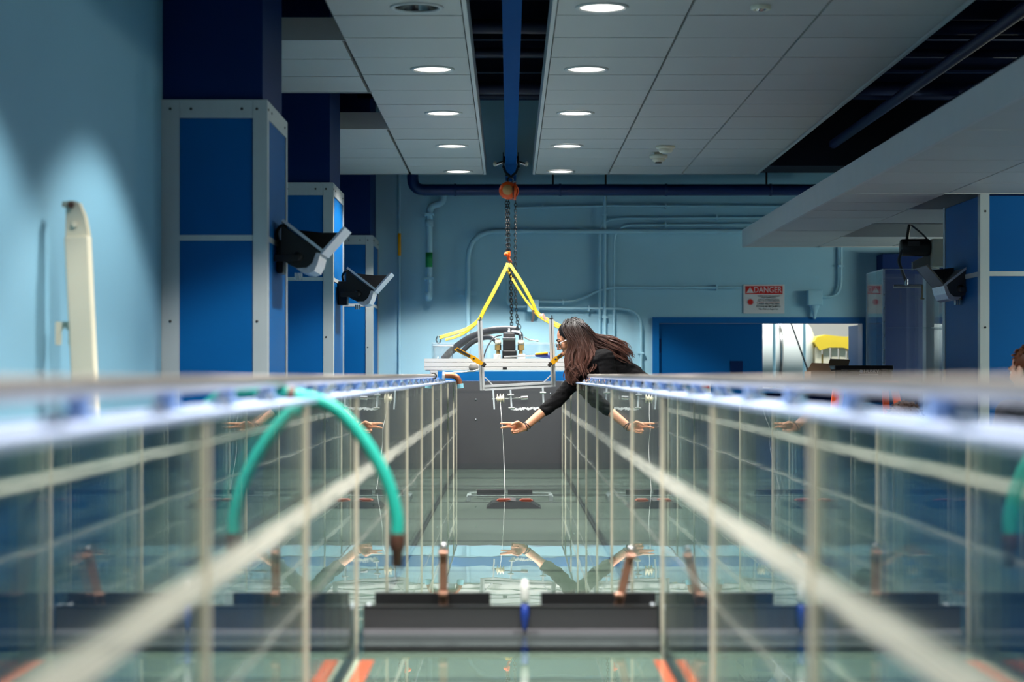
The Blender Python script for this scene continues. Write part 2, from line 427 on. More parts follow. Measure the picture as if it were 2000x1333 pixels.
# suspended ceiling clouds: every tile an object
TW = .61
def tile_mesh(w_, d_, hole=None, rh=.112):
    m_ = MB(); t = .018; hw, hd = w_/2-.006, d_/2-.008
    if not hole: return m_.cbox((0, 0, t/2), (2*hw, 2*hd, t)).mesh('tile')
    hx, hy = hole; n = 32; inn = []; outr = []
    for k_ in range(n):
        a = 2*math.pi*k_/n+math.pi/4; c, s_ = math.cos(a), math.sin(a)
        inn.append((hx+rh*c, hy+rh*s_)); q = max(abs(c), abs(s_))
        outr.append((hw*c/q, hd*s_/q))
    v = [(x, y, 0) for x, y in outr]+[(x, y, 0) for x, y in inn]+[(x, y, t) for x, y in outr]+[(x, y, t) for x, y in inn]
    f = []
    for k_ in range(n):
        l = (k_+1) % n
        f += [(k_, l, n+l, n+k_), (2*n+k_, 3*n+k_, 3*n+l, 2*n+l), (k_, 2*n+k_, 2*n+l, l), (n+k_, n+l, 3*n+l, 3*n+k_)]
    return m_.add(v, f).mesh('tile')
T_plain = tile_mesh(TW, TW); T_plain.materials.append(m_tile)
T_holeL = tile_mesh(TW, TW, (.518-.42, .09)); T_holeL.materials.append(m_tile)
T_holeR = tile_mesh(TW, TW, (-.518+.42, .09)); T_holeR.materials.append(m_tile)
YE = 16.55
LIGHT_Y = [YE-.21-1.83*i for i in range(9)]
def cloud(x0, ncol, y1, nrow, z, hole=None, holecol=None, w_=TW, edges='lrf', h=.13, wmesh=None):
    x1 = x0+ncol*w_; y0 = y1-nrow*TW
    fr = MB(); fr.box((x0+.004, y0+.004, z+.05), (x1-.004, y1-.004, z+.06))
    root = struct('ceiling', fr, m_gapgrey)
    e = MB()
    if 'l' in edges: e.box((x0-.02, y0, z-.006), (x0, y1, z+h))
    if 'r' in edges: e.box((x1, y0, z-.006), (x1+.02, y1, z+h))
    if 'n' in edges: e.box((x0-.02, y0-.02, z-.004), (x1+.02, y0, z+h))
    if 'f' in edges: e.box((x0-.02, y1, z-.004), (x1+.02, y1+.012, z+h))
    part('edge_trim', e, m_cloud, root)
    g = MB()
    for c in range(ncol+1): g.box((x0+c*w_-.008, y0, z+.02), (x0+c*w_+.008, y1, z+.05))
    part('tile_rail', g, m_gapgrey, root)
    base = None
    for r in range(nrow):
        for c in range(ncol):
            me = wmesh or T_plain
            if hole and c == holecol and r % 3 == 0: me = hole
            link('ceiling_tile', me, None, root, (x0+(c+.5)*w_, y1-(r+.5)*TW, z+random.uniform(0, .0025)))
    return root
cloud(-.213-TW, 1, YE, 27, ZC, T_holeL, 0, edges='rf')
cloud(.213, 3, YE, 27, ZC, T_holeR, 0)
WI = .65
T_in = tile_mesh(WI, TW); T_in.materials.append(m_tile)
for (y1, n) in ((11.74, 3), (16.55, 5), (8.3, 4)):
    cloud(XL+.02, 1, y1, n, ZC, w_=WI, wmesh=T_in, edges='nf', h=.11)
# the lower soffit on the right
cloud(1.955, 1, YE, 27, ZS, edges='lf', h=.14)
for (y1, n) in ((11.65, 3), (14.0, 2), (16.55, 2), (8.2, 4)):
    cloud(1.955+TW, 4, y1, n, ZS, edges='nf', h=.11)

# downlights
def ordn(i): return ('last', 'second', 'third', 'fourth', 'fifth', 'sixth', 'seventh', 'eighth', 'ninth')[i]
def downlight(x, y, z, lit, label, watts, first={}):
    key = 'lit' if lit else 'off'
    if key not in first:
        t = thing('downlight', label, 'ceiling light', (x, y, z), 'round recessed downlights')
        part('trim_ring', MB().lathe([(.100, -.001), (.104, -.007), (.118, -.007), (.122, -.002), (.122, .0005), (.100, .0005)], (x, y, z), seg=32), m_cloud, t)
        if lit:
            part('lens', MB().lathe([(.0005, .001), (.104, .001), (.104, .006), (.0005, .006)], (x, y, z), seg=32), m_lens, t)
        else:
            part('reflector', MB().lathe([(.108, -.002), (.10, .05), (.08, .12), (.05, .17), (.0005, .18)], (x, y, z), seg=32), m_reflector, t)
            part('bulb', MB().ell((x, y, z+.13), (.03, .03, .04)), m_ivory, t)
        first[key] = t
    else: t = dup(first[key], (x, y, z), label)
    if lit: spot((x, y, z-.02), watts)
    return t
for i, y in enumerate(LIGHT_Y):
    for sx, side in ((-1, 'left'), (1, 'right')):
        off = sx < 0 and i == 4
        if i > 8: continue
        where = 'at the far end' if i == 0 else ordn(i)+' from the far end'
        st = 'unlit chrome downlight' if off else 'glowing white round downlight'
        downlight(.42*sx, y, ZC, not off, '%s %s of the %s ceiling strip' % (st, where, side), SPOT_W*(.6 if i == 8 else 1))
# pendant strip lights of the work area on the right, beyond the edge of the picture; the farthest added as fill light
for y, wd in ((6.9, 'nearest the camera'), (10.7, 'in the middle'), (15.7, 'added unseen near the back wall')):
    t = thing('pendant_light', 'pendant strip light over the right work area, %s' % wd, 'ceiling light', (4.55, y, ZS-.3))
    part('housing', MB().cbox((4.55, y, ZS-.27), (.14, 1.5, .05), None, .01), m_white, t)
    part('tube', MB().cyl((4.55, y-.7, ZS-.31), (4.55, y+.7, ZS-.31), .018), m_fluo, t)
    for q in (-.6, .6): part('wire', MB().cyl((4.55, y+q, ZS-.25), (4.55, y+q, ZS+1.4), .003, seg=6), m_steel, t)
    for up in (0, 1):
        l = bpy.data.lights.new('lamp', 'AREA'); l.shape = 'RECTANGLE'; l.size = .12; l.size_y = 1.5; l.energy = 34 if up else 75; l.color = (.95, 1, .86)
        o = bpy.data.objects.new('lamp', l); C.objects.link(o); o.location = (4.55, y, ZS-.22 if up else ZS-.35); o.rotation_euler = (0, math.radians(142) if up else 0, 0)

# ------------------------------------------------------------------ columns
def screw(p, ax, r=.006): return MB().lathe([(.0005, .004), (r, .003), (r, 0)], p, ax, 8)
def column(label, xf, y0, dep, first=False):
    """clad column standing out from the left wall; xf = face towards the tank"""
    t = thing('column', label, 'column', ((XL+xf)/2, y0+dep/2, 0), 'blue clad columns along the left wall')
    zt = EYE+1.18; zm = EYE+.585; rw = .078; th = .012
    part('shaft', MB().box((XL, y0+.03, 0), (xf-.025, y0+dep-.02, ZD)), m_blueshaft, t)
    # cladding panels on the front and on the tank side
    for za, zb in ((0.12, zm-.012), (zm+.012, zt-rw)):
        part('panel', MB().box((XL+rw-.004, y0+.004, za), (xf-.066, y0+.03, zb)), m_blue, t)
        part('panel', MB().box((xf-.025, y0+.06, za), (xf-.006, y0+dep-.05, zb)), m_blue, t)
    part('stile', MB().box((XL+.001, y0-th+.01, 0), (XL+rw, y0+.03, zt)), m_trim, t)
    part('stile', MB().box((xf-.062, y0-th+.01, 0), (xf, y0+.062, zt)), m_trim, t)
    part('stile', MB().box((xf-.02, y0+dep-.05, 0), (xf, y0+dep, zt)), m_trim, t)
    part('rail', MB().box((XL+rw+.0015, y0-th+.01, zt-rw), (xf-.0635, y0+.03, zt)), m_trim, t)
    part('rail', MB().box((xf-.02, y0+.0635, zt-rw), (xf, y0+dep-.0515, zt)), m_trim, t)
    part('rail', MB().box((XL+rw, y0, zm-.012), (xf-.0635, y0+.03, zm+.012)), m_trim, t)
    part('rail', MB().box((xf-.02, y0+.0635, zm-.012), (xf-.003, y0+dep-.0515, zm+.012)), m_trim, t)
    part('cap_plate', MB().box((XL, y0+.002, zt-.004), (xf-.003, y0+dep-.002, zt+.002)), m_trim, t)
    yf = y0-th+.01
    for (x, z) in ((XL+rw/2, zt-rw/2), (XL+rw+.05, zt-rw/2), (xf-.11, zt-rw/2), (xf-.045, zt-rw/2), (xf-.045, EYE+.225), (XL+rw/2, EYE+.225)):
        part('screw', screw((x, yf, z), (0,-1,0)), m_blackmetal, t)
    for y in (y0+.03, y0+.15, y0+dep-.12): part('screw', screw((xf, y, zt-rw/2), (1,0,0)), m_blackmetal, t)
    return t
COL = [(-1.043, 8.58), (-1.088, 12.3), (-1.165, 17.0)]
column('nearest blue column with pale metal framing against the left wall', *COL[0], .78)
column('middle blue column with pale metal framing, behind the larger floodlight', *COL[1], .8)
column('farthest blue column, in the corner by the back wall', *COL[2], .745)
# right hand column
t = thing('column', 'wide blue column with cream framing at the right edge, under the low ceiling', 'column', (3.6, 12.1, 0))
xr = 2.755; y0 = 11.66; y1 = 12.65; zt = ZS-.004; zm = at(0, 535, 11.66).z
part('shaft', MB().box((xr+.02, y0+.02, 0), (4.6, y1, zt)), m_blueshaft, t)
for za, zb in ((.12, zm-.014), (zm+.014, zt-.01)):
    part('panel', MB().box((xr+.055, y0+.002, za), (4.5, y0+.02, zb)), m_blue, t)
    part('panel', MB().box((xr+.004, y0+.055, za), (xr+.02, y1-.05, zb)), m_blue, t)
part('stile', MB().box((xr, y0-.008, 0), (xr+.054, y0+.053, zt)), m_trim, t)
part('stile', MB().box((xr, y1-.05, 0), (xr+.02, y1, zt)), m_trim, t)
part('rail', MB().box((xr+.0555, y0-.004, zm-.014), (4.5, y0+.02, zm+.014)), m_trim, t)
part('rail', MB().box((xr, y0+.0545, zm-.014), (xr+.02, y1-.0515, zm+.014)), m_trim, t)
for z in (EYE+.27, EYE+.95): part('screw', screw((xr+.03, y0-.008, z), (0,-1,0)), m_blackmetal, t)
# far right pier beside the acrylic box
struct('trim_1', MB().box((at(1718,0,17.6).x, 17.45, 0), (4.6, YB, ZS-.006)), m_blueshaft)

# ------------------------------------------------------------------ back wall: door and the bright room beyond
d = thing('door_1', 'blue double door in the back wall, right leaf standing open', 'door', ((dx0+dx1)/2, YB, 0)); d['kind'] = 'structure'
fr = MB(); fr.box((dx0, YB-.02, 0), (dx0+.06, YB+.2, dzt)); fr.box((dx1-.03, YB-.02, 0), (dx1, YB+.2, dzt)); fr.box((dx0+.06, YB-.02, ozt), (dx1-.03, YB+.2, dzt))
part('door_frame', fr, m_bluesteel, d)
leaf = part('door_leaf', MB().box((dx0+.065, YB+.02, .01), (ox0, YB+.065, ozt-.004)), m_blue, d)
part('hatch', MB().cbox((at(1439,0,YB).x, YB+.018, at(0,712,YB).z-.03), (.11, .01, .12)), m_blueshaft, leaf)
part('hinge', MB().cyl((dx0+.068, YB+.012, at(0,690,YB).z), (dx0+.068, YB+.012, at(0,662,YB).z), .011, seg=8), m_blueshaft, leaf)
pl = part('warning_placard', MB().cbox((at(1372,0,YB).x, YB+.018, at(0,758,YB).z), (.15, .004, .10)), m_signwhite, leaf, 'small white placard with red blocks')
part('red_block', MB().cbox((at(1378,0,YB).x, YB+.0145, at(0,756,YB).z), (.07, .003, .03)), m_red, d)
part('door_leaf', MB().box((dx1+.02, YB+.21, .01), (dx1+.06, YB+1.0, ozt-.004)), m_blue, d)
# the hall beyond
struct('wall_hall', MB().box((.4, 24.6, 0), (5.6, 24.8, 3.6)), m_white)
struct('wall_hall_side', MB().box((5.4, 17.96, 0), (5.6, 24.6, 3.6)), m_white)
struct('ceiling_hall', MB().box((.4, 17.96, 3.5), (5.6, 24.8, 3.6)), m_white)
t = thing('storage_tank', 'white horizontal tank glimpsed through the open doorway', 'tank', (2.5, 21.2, 0))
zc = at(0, 690, 21.2).z
part('shell', MB().lathe([(.0005, -1.0), (.20, -.98), (.32, -.9), (.36, -.8), (.36, .55), (.34, .62), (.28, .68), (.18, .72), (.0005, .73)], (2.52, 21.2, zc), (1,0,0), 32), m_twhite, t)
for x in (1.95, 2.85):
    part('band', MB().lathe([(.362, -.015), (.372, -.015), (.372, .015), (.362, .015)], (x, 21.2, zc), (1,0,0), 32), m_steel, t)
    part('saddle', MB().box((x-.05, 21.0, 0), (x+.05, 21.4, zc-.33)), m_steel, t)
t = thing('overhead_crane', 'yellow hoist unit with pale panels glimpsed through the open doorway', 'crane', (3.4, 20.8, 2.2))
ca = at(1590, 668, 20.8); cb = at(1684, 652, 20.8)
poly = [(0,0),(.03,.05),(.12,.075),(.25,.06),(.38,.05),(.5,.09),(.52,.09),(.52,-.16),(.40,-.09),(.30,-.06),(.16,-.06),(.06,-.09)]
part('girder', MB().prism(poly, (1,0,0), (0,0,1), (0,.4,0), ca), m_cranyel, t)
for i in range(6): part('hanging_panel', MB().box((ca.x+.02+i*.085, 20.85, ca.z-.24-.03*(i%3)), (ca.x+.085+i*.085, 20.9, ca.z-.055)), m_ivory, t)
part('hook_block', MB().cbox((ca.x+.1, 21.0, ca.z-.2), (.09, .09, .14), None, .02), m_cranyel, t)
for px_, la in ((1512, 'left of the white tank'), (1571, 'in front of the white tank end')):
    p = at(px_, 0, 20.2); solo('conduit', MB().tube([(p.x, 20.2, 0), (p.x, 20.2, 3.5)], .016, 8), m_pipe, 'thin vertical pipe in the doorway, %s' % la, 'pipe')
a = at(1545, 632, 19.6); b = at(1582, 735, 19.6); b.z = .0; b.x += .25
solo('guy_cable', MB().tube([Vector((a.x-.42, 19.6, 3.5)), at(1545, 632, 19.6), at(1582, 735, 19.6), b], .008, 6), m_rubber, 'dark slanting cable seen through the open doorway', 'cable')
for i, y in enumerate((20.0, 22.0)):
    t = thing('strip_light', 'bright ceiling strip light in the room beyond, %s' % ('nearer the doorway' if i == 0 else 'deeper inside'), 'ceiling light', (3, y, 3.45))
    part('housing', MB().box((1.4, y-.06, 3.45), (4.6, y+.06, 3.5)), m_white, t)
    part('tube', MB().cyl((1.5, y, 3.43), (4.5, y, 3.43), .02), m_fluo, t)
    l = bpy.data.lights.new('lamp', 'AREA'); l.shape = 'RECTANGLE'; l.size = 3; l.size_y = .1; l.energy = 75; l.color = (1, 1, .95)
    o = bpy.data.objects.new('lamp', l); C.objects.link(o); o.location = (3, y, 3.4)

# ------------------------------------------------------------------ pipes and conduits on the back wall
def wp(px, py, off=.03): return at(px, py, YB-off)
t = thing('water_main', 'thick navy pipe running across the back wall under the ceiling', 'pipe', wp(1180, 371, .3))
yy = .30
part('run', MB().tube(bend([wp(806, 300, yy), wp(806, 371, yy), wp(1640, 371, yy)], .1), .05, 14), m_navypipe, t)
for px_ in (889, 1094, 1301, 1505): part('coupling', MB().lathe([(.051, -.01), (.055, -.01), (.055, .01), (.051, .01)], wp(px_, 371, yy), (1,0,0), 16), m_navypipe, t)
for px_ in (1080, 1183, 1497): part('hanger', MB().cyl(wp(px_, 362, yy), wp(px_, 250, yy), .009, seg=6), m_black, t)
def conduit(label, pts, r, rad=.12, off=.03, clips=(), cat='conduit'):
    P = [wp(x, y, off+r) for x, y in pts]
    t = thing('conduit', label, cat, P[0])
    part('pipe', MB().tube(bend(P, rad), r, 10), m_pipe, t)
    for (x, y, hz) in clips:
        c = wp(x, y, off); part('clip', MB().cbox(c, (.05, .05, .016) if hz else (.016, .05, .05)), m_pipe, t)
    return t
conduit('thick pale conduit rising left of the chain and turning along the wall', [(914, 760), (914, 452), (1700, 452)], .022, .26, clips=((914, 520, 1), (1143, 452, 0), (1420, 452, 0)))
part('strut', MB().cbox(wp(915, 573, .012), (.15, .03, .035)), m_pipe, bpy.data.objects['conduit'] if False else thing('wall_strut', 'short pale strut behind the thick conduit, left of the yellow sling', 'bracket', wp(915, 573, .012)))
conduit('topmost thin conduit running level right of the orange hoist', [(1006, 406), (1200, 402), (1640, 404)], .011, .1, clips=((1060, 405, 0), (1300, 403, 0)))
conduit('vertical conduit dropping from the navy pipe behind the woman', [(1181, 384), (1181, 760)], .014, clips=((1181, 420, 1), (1181, 620, 1)))
conduit('conduit bending from level to vertical, upper of two beside the drop', [(1560, 425), (1187, 427), (1171, 445), (1171, 760)], .011, .14, clips=((1400, 425, 0),))
conduit('conduit bending from level to vertical, lower of two beside the drop', [(1560, 438), (1199, 440), (1199, 760)], .011, .16, clips=((1300, 439, 0),))
conduit('slanting conduit from the wall box to the danger sign', [(1052, 590), (1128, 590), (1178, 562), (1449, 562)], .0115, .12, clips=((1100, 590, 0), (1400, 562, 0)))
conduit('conduit from the wall box bending down beside the blue door', [(1052, 602), (1252, 604), (1252, 780)], .0115, .17, clips=((1150, 603, 0), (1252, 690, 1)))
conduit('short looped conduit left of the wall box, behind the chain', [(990, 545), (990, 599), (1040, 599)], .011, .08)
conduit('conduit bending from the low ceiling into the right wall box', [(1643, 470), (1643, 580), (1600, 580)], .013, .17, clips=((1643, 520, 1),))
t = thing('drain_pipe', 'pale blue capped pipe with a green label on the back wall', 'pipe', wp(838, 480))
part('pipe', MB().tube(bend([wp(866, 372, .09), wp(866, 398, .09), wp(838, 402, .09), wp(838, 572, .09)], .085), .03, 14), m_pipe, t)
part('cap', MB().lathe([(.0005, -.075), (.025, -.07), (.034, -.05), (.036, .0), (.031, .005)], wp(837, 572, .09), seg=16), m_pipe, t)
for zz in (420, 545): part('strap', MB().cbox(wp(838, zz, .07), (.08, .14, .02)), m_pipe, t)
part('coupling', MB().lathe([(.031, -.03), (.036, -.03), (.036, .03), (.031, .03)], wp(838, 436, .09), seg=16), m_pipe, t)
part('label_band', MB().lathe([(.0305, -.065), (.0313, -.065), (.0313, .065), (.0305, .065)], wp(838, 508, .09), seg=16), m_green, t, 'green adhesive label')
t = thing('conduit', 'thin vertical conduit with a yellow tag beside the far column', 'conduit', wp(780, 500))
part('pipe', MB().tube([wp(780, 330), wp(780, 760)], .011, 8), m_pipe, t)
part('tag', MB().lathe([(.0125, -.10), (.0145, -.10), (.0145, .10), (.0125, .10)], wp(780, 478), seg=10), m_yellowp, t, 'yellow tag sleeve')
def jbox(label, px, py, wpx, hpx):
    c = wp(px, py, .05); t = thing('junction_box', label, 'electrical box', c)
    part('body', MB().cbox(c, (wpx*.00456, .1, hpx*.00456), None, .008), m_pipe, t)
    part('cover', MB().cbox(c+Vector((0, -.052, 0)), (wpx*.0042, .006, hpx*.0042)), m_pipe, t)
    for s_ in (-1, 1): part('screw', screw(c+Vector((0, -.055, s_*hpx*.0018)), (0,-1,0), .004), m_pipe, t)
    return t
jbox('pale wall box behind the yellow sling, left of the woman', 1041, 598, 23, 24)
t = jbox('pale wall box above the open doorway', 1591, 582, 28, 30)
part('spout', MB().lathe([(.012, -.12), (.016, -.08), (.045, .0)], wp(1591, 597, .05), seg=12), m_pipe, t)

# DANGER sign
c = wp(1492, 584.5, .008); t = thing('danger_sign', 'white and red DANGER laser sign on the back wall above the door', 'sign', c)
W2, H2 = 80*.00456/2, 57*.00456/2
def sp_(u, v, d_=.006): return c+Vector((u*W2, -d_, v*H2))
part('plate', MB().cbox(c, (2*W2, .008, 2*H2), None, .0015), m_signwhite, t)
part('red_band', MB().cbox(sp_(0, .62, .0045), (1.82*W2, .002, .56*H2)), m_red, t)
tri = MB().prism([(-.042, -.026), (.0, .038), (.042, -.026)], (.8,0,0), (0,0,.8), (0,-.0015,0), sp_(-.68, .58, .0055)); part('triangle', tri, m_signwhite, t)
text('mark', '!', .05, sp_(-.68, .585, .0075), m_red, t)
text('lettering', 'DANGER', .072, sp_(.18, .615, .0062), m_signwhite, t, xs=.86)
star = []
for i in range(32):
    r = .032 if i % 2 else .021; star.append((r*math.cos(2*math.pi*i/32), r*math.sin(2*math.pi*i/32)))
part('burst', MB().prism(star, (1,0,0), (0,0,1), (0,-.0015,0), sp_(-.66, -.2, .0045)), m_red, t)
for s_, v, sz in (('VISIBLE AND/OR INVISIBLE', .20, .0165), ('LASER RADIATION', .09, .0165), ('AVOID EYE OR SKIN EXPOSURE TO', -.03, .012), ('DIRECT OR SCATTERED RADIATION', -.13, .012),
                  ('LASER PROTECTIVE', -.33, .023), ('EYEWEAR REQUIRED', -.51, .023), ('Nd: YAG or Argon Ion', -.69, .0185)):
    text('lettering', s_, sz, sp_(.22, v), m_ink, t)
part('rule', MB().cbox(sp_(.2, -.22, .0048), (1.15*W2, .0015, .002)), m_red, t)

# ------------------------------------------------------------------ smoke detectors on the ceiling
p = at(1293, 300, 1.66*F/(VY-292))
def detector(label, p, s_=1.0):
    t = thing('smoke_detector', label, 'detector', p)
    part('base', MB().lathe([(.0005, .0), (.07*s_, .0), (.07*s_, -.012), (.055*s_, -.02), (.0005, -.02)], p, seg=24), m_ivory, t)
    part('head', MB().lathe([(.05*s_, -.02), (.052*s_, -.034), (.042*s_, -.046), (.0005, -.052)], p, seg=24), m_ivory, t)
    return t
y = 1.66*F/(VY-286); detector('flat ivory ceiling detector beside the hanging smoke detector', Vector((305*y/F, y, ZC)))
y = 1.66*F/(VY-298); p = Vector((291*y/F, y, ZC)); t = thing('smoke_detector', 'ivory smoke detector hanging below the right ceiling panel', 'detector', p)
part('stem', MB().cyl(p, p+Vector((0,0,-.02)), .03), m_ivory, t)
part('base', MB().lathe([(.0005, -.02), (.068, -.02), (.070, -.034), (.06, -.045), (.0005, -.045)], p, seg=24), m_ivory, t)
part('head', MB().lathe([(.045, -.045), (.048, -.062), (.03, -.072), (.0005, -.074)], p, seg=24), m_ivory, t)
part('vent', MB().lathe([(.024, -.072), (.026, -.082), (.0005, -.083)], p, seg=12), m_grip, t)
y = 1.66*F/(VY-12); p = Vector((491*y/F, y, ZC)); t = thing('ceiling_sensor', 'round greenish sensor on the right ceiling near the top edge', 'sensor', p)
part('ring', MB().lathe([(.046, 0), (.046, -.014), (.036, -.018), (.03, -.01)], p, seg=24), m_ivory, t)
part('dome', MB().lathe([(.03, -.008), (.02, -.02), (.0005, -.024)], p, seg=20), m_reflector, t)

# ------------------------------------------------------------------ hoist beam, trolley, chain hoist, sling
ZB = EYE+1.715
t = thing('hoist_beam', 'long blue steel beam between the two ceiling panels', 'beam', (.012, 9, ZB))
part('lower_flange', MB().box((-.034, YN+.1, ZB), (.058, YB-.02, ZB+.012)), m_bluebeam, t)
part('web', MB().box((.008, YN+.1, ZB+.012), (.016, YB-.02, ZB+.2)), m_bluebeam, t)
part('upper_flange', MB().box((-.034, YN+.1, ZB+.2), (.058, YB-.02, ZB+.212)), m_bluebeam, t)
for i in range(9): part('hanger', MB().box((.0, 1+i*2, ZB+.212), (.024, 1.05+i*2, ZD-.001)), m_navypipe, t)
HY = 16.35
t = thing('beam_trolley', 'black trolley clamped under the blue beam above the orange hoist', 'trolley', (.012, HY, ZB))
for s_ in (-1, 1):
    side = part('side_plate', MB().cbox((.012+s_*.062, HY, ZB+.03), (.008, .16, .13), None, .003), m_blackmetal, t)
    for dy in (-.04, .04): part('wheel', MB().lathe([(.0005, -.012), (.026, -.012), (.028, .012), (.0005, .012)], (.012+s_*.045, HY+dy, ZB+.041), (1,0,0), 16), m_steel, side)
    part('arm', MB().tube([(.012+s_*.066, HY, ZB-.005), (.012+s_*.045, HY, ZB-.06), (.008, HY, ZB-.105)], .011, 8), m_blackmetal, t)
    part('bolt', MB().tube([(.012+s_*.06, HY-.02, ZB+.02), (.012+s_*.125, HY-.02, ZB+.0)], .012, 8), m_steel, t)
    part('knob', MB().ell((.012+s_*.13, HY-.02, ZB+.005), (.017, .017, .02)), m_ivory, t)
part('eye', MB().tube([(.008+.022*math.sin(a*.524), HY, ZB-.125-.022*math.cos(a*.524)) for a in range(13)], .006, 8), m_steel, t)
hc = at(992, 373, HY)
t = thing('chain_hoist', 'orange chain hoist hanging from the trolley with long dark chains', 'hoist', hc)
part('top_hook', MB().tube(spl([hc+Vector((0,0,.07)), hc+Vector((.0,0,.1)), hc+Vector((.018,0,.118)), hc+Vector((.0,0,.14)), hc+Vector((-.018,0,.122))], 5), .008, 8), m_blackmetal, t)
hs = part('housing', MB().lathe([(.0005, -.075), (.055, -.073), (.07, -.06), (.073, -.02), (.073, -.005), (.06, .0)], hc+Vector((0,-.01,0)), (0,1,0), 28), m_orange, t)
hs = part('label_disc', MB().lathe([(.0005, .002), (.042, .002), (.042, 0)], hc+Vector((-.002,-.086,0)), (0,-1,0), 24), m_tan, t, 'round tan label')
part('gear_case', MB().lathe([(.06, .0), (.068, .005), (.068, .05), (.05, .065), (.0005, .066)], hc+Vector((.022,.0,0)), (0,1,0), 28), m_orange, t)
part('chain_wheel', MB().lathe([(.07, -.004), (.078, -.004), (.070, .005), (.078, .014), (.07, .014)], hc+Vector((.052,-.03,-.005)), (1,0,0), 24), m_orange, t)
part('gap_band', MB().lathe([(.0005, 0), (.064, 0), (.064, .014), (.0005, .014)], hc+Vector((.038,-.03,-.004)), (1,0,0), 24), m_blackmetal, t)
hk = at(993, 497, HY)
part('load_chain', MB().chain(at(988.5, 389, HY), at(991, 492, HY), .021, .0038, .009), m_chain, t)
part('load_chain', MB().chain(at(993, 389, HY), at(994.5, 492, HY), .021, .0038, .009), m_chain, t)
part('hand_chain', MB().chain(at(1007, 392, HY), at(1006, 560, HY), .024, .0032, .0095).chain(at(1006, 560, HY), at(1011, 645, HY), .024, .0032, .0095), m_chain, t)
part('hand_chain', MB().chain(at(997.5, 508, HY-.03), at(999.5, 648, HY-.03), .024, .0042, .0105), m_chain, t)
part('hand_chain', MB().chain(at(1008.5, 612, HY+.03), at(1017, 650, HY+.03), .028, .003, .012), m_chain, t)
part('hook_block', MB().cbox(hk, (.034, .03, .05), None, .01).ell(hk+Vector((-.018,-.01,.0)), (.018, .018, .018)), m_orange, t, 'orange hook block')
part('bottom_hook', MB().tube(spl([hk+Vector((0,0,-.02)), hk+Vector((.004,0,-.045)), hk+Vector((.02,0,-.062)), hk+Vector((.004,0,-.085)), hk+Vector((-.02,0,-.075))], 5), [.012]*8+[.011]*9+[.007]*4, 8), m_orange, t)
SY = 16.3
ap = at(993, 518, SY)
t = thing('lifting_sling', 'yellow web sling spread from the orange hook over the tank end', 'sling', ap)
def strap(pts, w_=.036, nm='strap', m_=None, lab=None):
    P = spl([at(x, y_, SY+dy) for x, y_, dy in pts], 6)
    return part(nm, MB().ribbon(P, (-.85, .7, .5) if pts[-1][0] < 993 else (.85, .7, .5), w_, .006), m_ or m_yellow, t, lab)
strap([(993, 515, 0), (968, 564, -.02), (946, 605, -.04), (935, 626, -.05), (912, 643, -.05), (884, 652, -.06), (858, 660, -.06)], .034)
strap([(990, 520, .02), (966, 570, .02), (944, 612, .03), (932, 630, .03), (908, 650, .05), (886, 660, .05), (870, 664, .05)], .024)
strap([(995, 516, -.02), (1015.5, 547, -.02), (1030.5, 573, -.03), (1041, 594, -.03), (1047, 608, -.03), (1058, 618, -.03), (1076, 628, -.03), (1100, 640, -.03), (1130, 657, -.03)], .03)
strap([(990, 526, .03), (1004, 551, .03), (1022, 580, .03), (1040, 604, .03), (1056, 621, .04), (1090, 640, .05), (1125, 657, .05)], .019)
part('sling_tag', MB().ribbon([at(1041, 606, SY-.04), at(1042, 620, SY-.04), at(1039, 629, SY-.04)], (1,0,0), .02, .003), m_pink, t, 'pale fabric tag')
part('sling_tag', MB().ribbon([at(1053, 617, SY-.05), at(1060, 615, SY-.05), at(1067, 626, SY-.05)], (0,.3,1), .026, .003), m_pink, t, 'pale fabric tag')
part('shackle', MB().tube(spl([at(855, 657, SY-.06), at(852, 664, SY-.06), at(856, 672, SY-.06), at(861, 665, SY-.06), at(858, 657, SY-.06)], 5), .006, 8), m_steel, t)

# ------------------------------------------------------------------ the wave tank
HWX = .425
ZR, ZF, ZBOT, ZWAT = EYE-.0165, EYE-.0545, EYE-.765, EYE-.722
Y0T, Y1T = -1.32, 16.0
JOINT = [2.79+1.37*k for k in range(-3, 10)]+[Y1T]
tank = thing('wave_tank', 'long glass walled wave tank filling the foreground, rails along both rims', 'tank', (0, 8, 0))
bedges = [Y0T]+[9.08+1.37*k for k in range(-7, 6)]+[Y1T]
for a, b in zip(bedges[:-1], bedges[1:]):
    if b-a < .05: continue
    part('bottom_plate', MB().box((-HWX-.03, a+.004, ZBOT-.03), (HWX+.03, b-.004, ZBOT)), m_bottom, tank)
part('bottom_joint', (lambda mb: [mb.box((-HWX, e-.016, ZBOT-.02), (HWX, e+.016, ZBOT+.0012)) for e in bedges[1:-1]] and mb)(MB()), m_seam, tank)
part('end_plate', MB().box((-HWX-.02, Y1T, ZBOT-.05), (HWX+.02, Y1T+.02, EYE-.062)), m_endwall, tank)
part('end_rim', MB().box((-HWX-.1, Y1T-.004, EYE-.062), (HWX+.1, Y1T+.06, EYE-.055)), m_flange, tank)
part('end_beam', MB().box((-.55, 15.06, EYE-.056), (.58, 15.12, EYE+.016)), m_bluesteel, tank, 'blue cross beam')
for (x, z) in ((-.27, -.21), (-.27, -.37), (.24, -.38), (.33, -.16)): part('bolt', MB().lathe([(.0005, .005), (.008, .004), (.008, 0)], (x, Y1T, EYE+z), (0,-1,0), 8), m_steel, tank)
